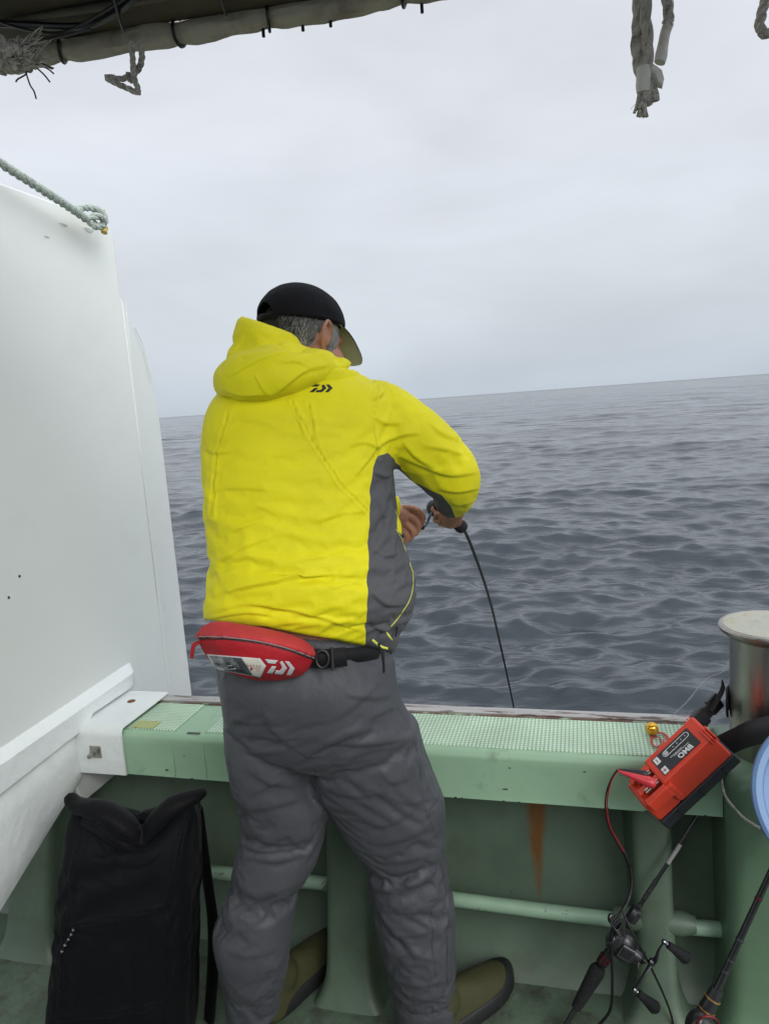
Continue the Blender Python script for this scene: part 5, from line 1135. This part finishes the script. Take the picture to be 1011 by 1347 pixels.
def reel(parent, c, ax_r, up_, toc, s=1.0, knobs=True, arm=None):
    """low-profile reel: ax_r across the rod, up_ along the rod, toc towards the viewer"""
    rr = thing_part('reel', parent, c)
    mb = MB(); Mr = np.stack([ax_r, up_, toc], 1)
    def q(a, b, d): return c + ax_r*a*s + up_*b*s + toc*d*s
    ball(mb, q(0, .005, .0), (.030*s, .026*s, .024*s), Mr); ball(mb, q(.010, -.010, .002), (.028*s, .024*s, .024*s), Mr); ball(mb, q(-.018, .004, 0), (.016*s, .032*s, .024*s), Mr)
    V, F = remesh(mb, .003, 2, .4); mesh_obj('reel_body', V, F, m_reel, rr)
    mb = MB(); box(mb, (-.014*s, -.016*s, 0), (.016*s, .014*s, .007*s), 0, frame(q(.003, -.004, .021), ax_r, up_, toc)); mb.build('display_cover', m_rgl, rr, True, bevel=.003)
    mb = MB(); box(mb, (-.011*s, -.010*s, 0), (.012*s, .009*s, .0015*s), 0, frame(q(.003, -.004, .028), ax_r, up_, toc)); mb.build('screen', mat('dark_screen', (.01, .011, .013), .08), rr, True, bevel=.001)
    mb = MB(); tube(mb, [q(-.03+.0, .0, .004), q(.04, -.004, .006)], .015*s, 18); mb.build('spool', m_rgl, rr)
    mb = MB(); lathe(mb, [(.016*s, 0), (.017*s, .004*s), (.013*s, .010*s), (.008*s, .014*s), (.008*s, .026*s)], q(.030, -.010, .002), ax_r, 20); mb.build('drag_hub', m_reel, rr)
    for a in range(5):
        mb = MB(); h0 = q(.048, -.010, .002); d_ = up_*math.cos(a*1.257)+toc*math.sin(a*1.257); tube(mb, [h0, h0+d_*.012*s, h0+d_*.020*s+ax_r*.003*s], [.003*s, .0028*s, .0016*s], 6); mb.build('drag_star_arm', m_reel, rr)
    return rr, q
upv = nrm(D_-C_); tocv = nrm(-FW - upv*(-FW@upv)); axr = nrm(np.cross(upv, tocv)); axr = axr if axr@RT > 0 else -axr
rc = ah(818, 1240, 1.375)
rr2, q2 = reel(r2, rc, axr, upv, tocv, 1.0)
K0, K1 = ah(873, 1239, 1.335), ah(834, 1302, 1.335); hubc = ah(857, 1266, 1.34)
mb = MB(); tube(mb, spline([K0, ah(866, 1250, 1.333), ah(862, 1262, 1.332), hubc, ah(846, 1283, 1.333), K1], 6), [.003, .0045, .007, .006, .004, .003], 10, flat=.35); mb.build('handle_arm', m_rgl, rr2)
mb = MB(); lathe(mb, [(.007, -.006), (.008, 0), (.005, .006)], hubc, nrm(axr+tocv*.3), 16); mb.build('handle_nut', m_rgl, rr2)
for (a, b) in ((K0, ah(905, 1262, 1.33)), (K1, ah(864, 1328, 1.33))):
    kk = thing_part('handle_knob', rr2, a); mb = MB(); L1 = np.linalg.norm(b-a); lathe(mb, [(.004, L1*.14), (.0075, L1*.17), (.0085, L1*.4), (.012, L1*.72), (.0135, L1*.88), (.010, L1*.98), (.002, L1*1.01)], a, nrm(b-a), 22); mb.build('grip', m_eva, kk)
    mb = MB(); lathe(mb, [(.004, -.004), (.0055, 0), (.0045, .004), (.0055, .006), (.004, L1*.16)], a, nrm(b-a), 14); mb.build('pin', m_guide, kk)
mb = MB(); c = ah(804, 1208, 1.36); tube(mb, [c + RT*.0085*math.cos(a)*.75 + UP*.0095*math.sin(a) for a in np.linspace(0, 2*math.pi, 22)], .0024, 8, cap=False); mb.build('cord_ring', m_black, rr2)
mb = MB(); tube(mb, [c + RT*.0055*math.cos(a)*.75 + UP*.0065*math.sin(a) - FW*.001 for a in np.linspace(1.4, 4.9, 14)], .0013, 6); mb.build('ring_liner', mat('pale_ring', (.6, .58, .54), .3), rr2)
mb = MB()
for k in range(4):
    a = k*.5; tube(mb, spline([ah(808+3*k, 1202+2*k, 1.36), ah(802+2*k, 1212+3*k, 1.355), ah(812+2*k, 1224+3*k, 1.352), ah(822, 1206+2*k, 1.36)], 6), .0022, 7)
mb.build('cord_knot', m_black, rr2)
r3 = thing('fishing_rod', 'black fishing rod with gold bands near its reel at the lower right corner', 'fishing rod', ah(925, 1347, 1.25), 'fishing rods propped against the bulwark')
A = ah(912, 1362, 1.235); B = ah(926, 1332, 1.24); C_ = ah(943, 1300, 1.245); D_ = ah(951, 1282, 1.25); E_ = ah(1020, 1132, 1.27); F_ = ah(1075, 1010, 1.29)
mb = MB(); tube(mb, [C_, D_, E_, F_], [.0082, .0068, .0058, .0055], 14); mb.build('blank', m_carb, r3)
mb = MB(); tube(mb, [A, B, C_], [.0145, .016, .012], 16); mb.build('reel_seat', m_reel, r3)
for t, ww in ((.12, .0165), (.58, .0155)): mb = MB(); lathe(mb, [(ww, 0), (ww, .0022)], B+(C_-B)*t, nrm(C_-B), 24); mb.build('gold_band', m_band, r3)
for t in (.02, .12, .30, .66): mb = MB(); lathe(mb, [(.0078-.0015*t, 0), (.0082-.0015*t, .002), (.0078-.0015*t, .004)], D_+(E_-D_)*t, nrm(E_-D_), 16); mb.build('thread_ring', m_wine if t > .5 else m_rgl, r3)
upv = nrm(D_-B); tocv = nrm(-FW - upv*(-FW@upv)); axr = nrm(np.cross(upv, tocv)); axr = axr if axr@RT > 0 else -axr
rr3, q3 = reel(r3, ah(921, 1352, 1.215), axr, upv, tocv, .85)
mb = MB(); tube(mb, [ah(930, 1348, 1.19)+RT*.02*math.cos(a)+UP*.016*math.sin(a) for a in np.linspace(0, 2*math.pi, 26)], .0024, 8, cap=False); mb.build('spool_rim', m_wine, rr3)

# ------------------------------------------------------------------ lure on the gunwale
lu = thing('tai_lure' if False else 'fishing_lure', 'golden egg shaped lure with red rubber ribbons lying on the green gunwale', 'fishing lure', az(857, 966, .604))
lc = az(857, 967, .604)+np.array([0, 0, .015]); mb = MB(); ball(mb, lc, (.0148, .0148, .0150)); V, F = mb.v[0], mb.f; mb.build('head', mat('gold_paint', (.75, .42, .05), .22, metal=.75, var=.15, vscale=60), lu)
mb = MB(); lathe(mb, [(.0035, 0), (.0045, .002), (.003, .004)], lc+np.array([.004, -.006, -.010]), (.5, -.8, -.2), 12); mb.build('eyelet', m_guide, lu)
m_sk = mat('red_silicone', (.45, .03, .03), .35)
for pts, r in (([(857, 968), (868, 964), (876, 969), (884, 976)], .0032), ([(858, 969), (856, 977), (862, 983), (872, 980), (878, 985)], .0026), ([(860, 969), (868, 972), (872, 977), (866, 984), (872, 988), (880, 982)], .0020), ([(874, 974), (880, 972), (886, 976), (882, 982), (874, 978)], .0014)):
    mb = MB(); P = spline([az(a, b, .607) for a, b in pts], 8); P[:, 2] += .002*np.abs(np.sin(np.arange(len(P))*.35)); tube(mb, P, r, 8, flat=.5); mb.build('skirt_ribbon', m_sk, lu)
for pts in ([(868, 972), (868, 982), (864, 986), (860, 983)], [(872, 978), (872, 986), (868, 990), (864, 987)]):
    mb = MB(); P = spline([az(a, b, .606) for a, b in pts], 6); tube(mb, P, .0007, 6); mb.build('hook', m_guide, lu)
ln = thing('fishing_line', 'fine pale fishing line running from the lure up to the bollard', 'fishing line', lc)
mline = mat('pale_line', (.55, .57, .6), .35, var=.1)
mb = MB(); tube(mb, spline([lc+np.array([.006, -.002, -.002]), ah(868, 956, 1.62), ah(885, 940, 1.60)], 6), .0005, 5); mb.build('leader_tail', m_rw, ln)
mb = MB(); tube(mb, spline([ah(870, 954, 1.615), ah(890, 935, 1.59), ah(905, 920, 1.58), ah(917, 905, 1.58), ah(930, 892, 1.58), ah(945, 886, 1.58), ah(956, 880, 1.58)], 8), .00045, 5); mb.build('leader', mline, ln)
mb = MB(); tube(mb, spline([ah(885, 940, 1.60), ah(900, 927, 1.58), ah(913, 912, 1.58), ah(920, 902, 1.58)], 8), .0004, 5); mb.build('leader', mline, ln)

# ------------------------------------------------------------------ backpack
m_pack = fabric('black_pack_cordura', (.005, .0055, .007), rough=.7, weave=700, wr=.5, spec=.10)
m_pack2 = fabric('black_pack_smooth', (.004, .004, .005), rough=.6, weave=700, wr=.5, spec=.12)
bk = thing('backpack', 'large black roll-top backpack standing on the deck beside the white partition', 'backpack', (ah(165, 1340, 1.44)[0], ah(165, 1340, 1.44)[1], 0))
mb = MB(); loft(mb, [ring(a, b, h, d, e=4.2) for a, b, h, d in (((76, 1370), (250, 1362), 1.455, .085), ((74, 1340), (253, 1335), 1.455, .10), ((77, 1290), (255, 1285), 1.455, .105), ((82, 1230), (257, 1220), 1.455, .105), ((87, 1160), (259, 1150), 1.455, .10), ((93, 1110), (259, 1100), 1.455, .088), ((95, 1080), (262, 1072), 1.455, .065), ((98, 1064), (258, 1056), 1.455, .040))], 4)
V, F = remesh(mb, .008, 5); Pk = proj(V)
# sag of the closure between the two raised ends
zc = V[:, 2]; V[:, 2] -= .045*np.exp(-((Pk[:, 0]-180)/42)**2)*np.clip((1130-Pk[:, 1])/60, 0, 1)
rest = V.copy(); c0 = V.mean(0); rest = c0+(V-c0)*np.array([1.03, 1.02, 1.05]); wn = np.array([noise.noise(Vector(v*5)) for v in V])
W = cloth(V, F, rest, .12+.08*wn, 28, bend=1.5, tens=14, name='pack_sim'); Pk = proj(V)
pk_lines = [[(99, 1218), (160, 1206), (219, 1193)], [(111, 1087), (98, 1150), (86, 1218), (80, 1336)], [(244, 1087), (232, 1140), (219, 1193), (219, 1347)], [(80, 1336), (150, 1330), (219, 1318)]]
sm_ = np.min([dline(Pk, s_) for s_ in pk_lines], 0); W, F2, A_ = subdiv(W, F, 2, {'sd': sm_}); Nn = vnormals(W, F2); b_k = np.clip(-(Nn@FW)*3, 0, 1)
W = creases(W, F2, [([(125, 1100), (150, 1130), (185, 1140), (215, 1120)], .006, 10), ([(120, 1150), (160, 1170), (205, 1160)], .003, 10), ([(232, 1100), (222, 1160), (214, 1200)], .004, 6)])
W = W + Nn*((.0030*np.exp(-((A_['sd']-2.5)/2.2)**2) - .003*np.exp(-(A_['sd']/1.2)**2))*b_k)[:, None]
mesh_obj('pack_body', W, F2, m_pack, bk)
bvk = bvh_of(W, F2)
mb = MB()
def roll(pts, rs):
    P = spline([ah(*p) for p in pts], 8); tube(mb, P, rs, 22, flat=.8)
roll([(92, 1046, 1.44), (104, 1060, 1.425), (135, 1068, 1.40), (165, 1086, 1.39), (190, 1106, 1.40)], [.012, .022, .026, .026, .020])
roll([(268, 1040, 1.44), (255, 1048, 1.42), (228, 1060, 1.40), (206, 1080, 1.395), (186, 1104, 1.40)], [.010, .017, .022, .022, .016])
roll([(100, 1058, 1.47), (150, 1072, 1.47), (185, 1076, 1.47), (215, 1070, 1.47), (258, 1050, 1.47)], [.015, .026, .022, .024, .015])
roll([(110, 1082, 1.40), (140, 1092, 1.385), (165, 1108, 1.385), (186, 1120, 1.395)], [.010, .018, .018, .012])
V, F = remesh(mb, .005, 3); rest = V.mean(0)+(V-V.mean(0))*1.06; wn = np.array([noise.noise(Vector(v*9)) for v in V])
Wr = cloth(V, F, rest, .12+.08*wn, 24, bend=.6, tens=14, name='roll_sim'); Wr, Fr, _ = subdiv(Wr, F, 1); mesh_obj('roll_top', Wr, Fr, m_pack2, bk)
mb = MB(); tube(mb, spline([ah(262, 1060, 1.50), ah(272, 1150, 1.53), ah(281, 1230, 1.52), ah(276, 1330, 1.50), ah(270, 1380, 1.47)], 8), [.014, .02, .022, .02, .014], 14, flat=.35); mb.build('shoulder_strap', m_pack2, bk)
mb = MB(); tube(mb, spline([ah(256, 1058, 1.43), ah(262, 1075, 1.425), ah(264, 1120, 1.42)], 6), [.006, .008, .004], 8, flat=.4); mb.build('compression_strap', m_web, bk)
mb = MB(); pts = []
for q in ((99, 1219), (95, 1228), (88, 1240), (82, 1252)):
    P, n_ = raypx(bvk, *q); pts.append((P if P is not None else ah(q[0], q[1], 1.36)) - FW*.006)
P = spline(pts, 5); tube(mb, P, .0022, 8); mb.build('zip_cord', m_black, bk)
m_flk = mat('cord_fleck_grey', (.33, .33, .33), .7)
for k in range(1, len(P)-1, 3):
    mb = MB(); tube(mb, [P[k]-FW*.0003, P[k]*.6+P[k+1]*.4-FW*.0003], .0026, 8); mb.build('cord_fleck', m_flk, bk)

# ------------------------------------------------------------------ blue tub
m_blue = mat('pale_blue_plastic', (.13, .24, .44), .4, var=.05, vscale=5, bump=.1, bscale=30)
tb = thing('plastic_tub', 'pale blue plastic tub with a thick rolled rim leaning at the right edge', 'tub', ah(1080, 1050, 1.12))
tc_ = ah(1110, 1052, 1.09); tax = nrm(-Fh*.80 - RT*.20 + Zv*.42); mb = MB()
r0 = .130
lathe(mb, [(r0*.72, -.112), (r0*.74, -.115), (r0*.80, -.110), (r0*.97, -.02), (r0*.98, -.002), (r0*1.05, -.006), (r0*1.07, .001), (r0*1.06, .008), (r0*1.02, .011), (r0*.945, .010), (r0*.92, .004), (r0*.90, -.012), (r0*.895, -.03), (r0*.76, -.104), (r0*.70, -.107), (.001, -.107)], tc_, tax, 96)
mb.build('tub_shell', m_blue, tb)

# ------------------------------------------------------------------ ropes
m_rope = mat('weathered_grey_rope', (.46, .43, .38), .9, var=.45, vscale=60, bump=.9, bscale=260, stretch=(1, 1, 1), dirt=(.16, .15, .135), dscale=60, dlo=.5, dhi=.66)
m_ropel = mat('pale_green_rope', (.36, .42, .38), .8, var=.25, vscale=60, bump=.8, bscale=300)
m_tape = mat('dirty_white_tape', (.60, .585, .53), .6, var=.15, vscale=14, bump=.4, bscale=40, dirt=(.42, .39, .31), dscale=14, dlo=.5, dhi=.65)
HR = 1.20
# right pair hanging from the awning edge
ro = thing('rope_tail', 'thick frayed grey rope end hanging down from the awning, bound with dirty white tape', 'rope', ah(848, 0, HR))
mb = MB(); rope(mb, spline([ah(843, -50, HR), ah(842, 20, HR), ah(840, 60, HR), ah(845, 95, HR-.004), ah(852, 118, HR-.004), ah(858, 135, HR)], 8), .0125, .085); mb.build('back_strand', m_rope, ro)
mb = MB(); rope(mb, spline([ah(850, -50, HR-.018), ah(849, 20, HR-.018), ah(852, 60, HR-.018), ah(850, 90, HR-.016), ah(846, 118, HR-.014), ah(845, 138, HR-.012)], 8), .0085, .11); mb.build('front_strand', m_rope, ro)
mb = MB(); tube(mb, spline([ah(845, 88, HR-.017), ah(846, 100, HR-.017), ah(845, 112, HR-.016), ah(845, 121, HR-.015)], 5), [.0095, .0108, .0105, .0092], 14); mb.build('tape_binding', m_tape, ro)
g = np.random.default_rng(9)
for k in range(16):
    mb = MB(); a = ah(843+g.uniform(-4, 6), 122, HR-.013+g.uniform(-.006, .006)); b = ah(842+g.uniform(-9, 9), 148+g.uniform(-6, 9), HR-.012+g.uniform(-.008, .008)); m_ = (a+b)/2 + RT*g.uniform(-.002, .002); tube(mb, spline([a, m_, b], 4), [.0026, .0028, .0024], 7); mb.build('frayed_yarn', m_rope, ro)
mb = MB(); tube(mb, spline([ah(838, 135, HR-.01), ah(832, 140, HR-.01), ah(829, 144, HR-.01)], 4), .0003, 4); mb.build('loose_fibre', m_rope, ro)
rt = thing('taped_rope', 'short grey rope hanging beside the frayed end with its tip wrapped in white tape', 'rope', ah(877, 0, HR))
mb = MB(); rope(mb, spline([ah(872, -50, HR+.01), ah(876, -5, HR+.01), ah(879, 20, HR+.01), ah(876, 34, HR+.01)], 8), .0085, .07); mb.build('strand', m_rope, rt)
mb = MB(); P = spline([ah(879, 30, HR+.01), ah(874, 45, HR+.01), ah(870, 68, HR+.008), ah(867, 82, HR+.006)], 8); tube(mb, P, [.0088, .0085, .0090, .0105, .0095], 14, flat=.75); mb.build('tape_wrap', m_tape, rt)
V = []; pts = [(848, 88), (852, 80), (862, 86), (870, 92), (873, 104), (870, 117), (863, 115), (857, 104), (848, 100)]
mb = MB(); k = len(pts)
for (a, b), zz_ in zip(pts, (0, .004, .002, -.004, .003, -.002, .004, 0, .003)): V.append(ah(a, b, HR-.02+zz_))
mb.add(np.array(V+[ah(862, 98, HR-.026)]), [(i, (i+1) % k, k) for i in range(k)]); o = mb.build('loose_tape', m_tape, rt, True); q = o.modifiers.new('t', 'SOLIDIFY'); q.thickness = .0008
rk = thing('rope_loop', 'small loop of twisted grey rope at the upper right corner', 'rope', ah(1005, 20, HR))
mb = MB(); rope(mb, spline([ah(1012, -50, HR), ah(1008, -10, HR), ah(1000, 22, HR), ah(999, 38, HR), ah(1008, 45, HR), ah(1019, 40, HR), ah(1024, 20, HR), ah(1020, -10, HR+.01), ah(1014, -50, HR+.01)], 8), .0078, .05); mb.build('strand', m_rope, rk)
# small loop under the rolled tarpaulin
rs = thing('rope_loop', 'thin grey rope bent into a triangular loop beneath the rolled tarpaulin', 'rope', ah(175, 66, HR))
mb = MB(); rope(mb, spline([ah(173, 55, 1.20), ah(175, 80, 1.20), ah(176, 100, 1.20), ah(182, 118, 1.20), ah(181, 122, 1.20), ah(170, 117, 1.20), ah(152, 109, 1.20), ah(141, 103, 1.20), ah(143, 101, 1.20), ah(158, 104, 1.205), ah(168, 101, 1.21), ah(170, 94, 1.21)], 8), .0045, .03); mb.build('strand', m_rope, rs)
mb = MB(); rope(mb, spline([ah(183, 55, 1.21), ah(187, 72, 1.21), ah(184, 88, 1.21), ah(176, 98, 1.212), ah(170, 108, 1.21)], 8), .0048, .03); mb.build('strand', m_rope, rs)
# big knot at upper left
kn = thing('rope_knot', 'bunched grey rope knot with frayed ends hanging at the upper left corner', 'rope', ah(25, 75, 1.18))
g = np.random.default_rng(3)
for k in range(7):
    mb = MB(); cx, cy = 20+g.uniform(-10, 10), 76+g.uniform(-6, 5); a0 = g.uniform(0, 6.28); tilt = g.uniform(.5, 1); P = []
    for a in np.linspace(a0, a0+4.6, 9): P.append(ah(cx+22*math.cos(a)*tilt, cy+14*math.sin(a), 1.17+.022*math.sin(a*1.3+k)))
    rope(mb, spline(P, 6), .0078, .05); mb.build('strand', m_rope, kn)
mb = MB()
for k in range(4): rope(mb, spline([ah(-30, 25+10*k, 1.17), ah(-8, 42+7*k, 1.165), ah(12, 62+5*k, 1.16), ah(30, 84, 1.165)], 7), .0062, .045)
mb.build('strand', m_rope, kn)
mb = MB()
for k in range(60):
    c = (24+g.uniform(-14, 26), 70+g.uniform(-18, 16)); a = g.uniform(-.5, 1.2); ln_ = g.uniform(12, 34); tube(mb, spline([ah(c[0], c[1], 1.145+g.uniform(0, .02)), ah(c[0]+ln_*.5*math.cos(a), c[1]-ln_*.5*math.sin(a)+g.uniform(-3, 3), 1.14+g.uniform(0, .02)), ah(c[0]+ln_*math.cos(a), c[1]-ln_*math.sin(a), 1.15)], 4), [.0009, .0011, .0005], 5)
mb.build('loose_yarn', m_rope, kn)
m_tw = mat('dark_twine', (.045, .04, .04), .8)
for pts in ([(36, 92), (34, 98), (24, 104), (21, 108)], [(35, 97), (40, 112), (45, 120), (48, 130)], [(46, 87), (58, 98), (66, 108)], [(48, 85), (62, 90), (71, 97)], [(50, 86), (62, 87), (71, 90)], [(44, 86), (56, 84), (69, 91)]):
    mb = MB(); tube(mb, spline([ah(a, b, 1.165) for a, b in pts], 6), .0012, 5); mb.build('frayed_end', m_tw, kn)
# mooring line over the partition
rw = thing('mooring_rope', 'pale green twisted rope running down along the top of the white partition', 'rope', ax(110, 285, -1.20))
mb = MB(); rope(mb, spline([ax(-40, 188, -1.22), ax(0, 214, -1.22), ax(50, 246, -1.22), ax(95, 275, -1.22), ax(112, 287, -1.22), ax(126, 296, -1.22)], 10), .0108, .062); mb.build('strand', m_ropel, rw)
mb = MB(); rope(mb, spline([ax(98, 280, -1.23), ax(104, 275, -1.225), ax(116, 273, -1.22), ax(130, 277, -1.21), ax(138, 286, -1.205), ax(136, 296, -1.205), ax(126, 298, -1.21), ax(118, 290, -1.215), ax(128, 284, -1.20), ax(138, 290, -1.20)], 9), .0095, .055); mb.build('strand', m_ropel, rw)
cl_ = thing('cleat', 'small yellow cleat on the top corner of the partition holding the pale green rope', 'cleat', ax(134, 300, -1.23))
m_yel = mat('yellow_painted_metal', (.55, .38, .06), .5, var=.2, vscale=40)
mb = MB(); tube(mb, [ax(134, 276, -1.235), ax(136, 283, -1.235), ax(138, 300, -1.235), ax(137, 306, -1.235)], [.008, .006, .006, .009], 12); mb.build('horn', m_yel, cl_)
mb = MB(); tube(mb, [ax(120, 292, -1.24), ax(140, 301, -1.235)], .007, 10); mb.build('cross_bar', m_yel, cl_)
# lashing below the bollard
rb = thing('thin_rope', 'thin grey rope hanging in a curve on the green post below the bollard', 'rope', ay(950, 1020, 1.45))
mb = MB(); rope(mb, spline([ay(951, 1000, 1.452), ay(948, 1022, 1.450), ay(952, 1045, 1.448), ay(964, 1062, 1.446), ay(980, 1078, 1.444), ay(1000, 1090, 1.444)], 8), .0028, .018); mb.build('strand', m_rope, rb)
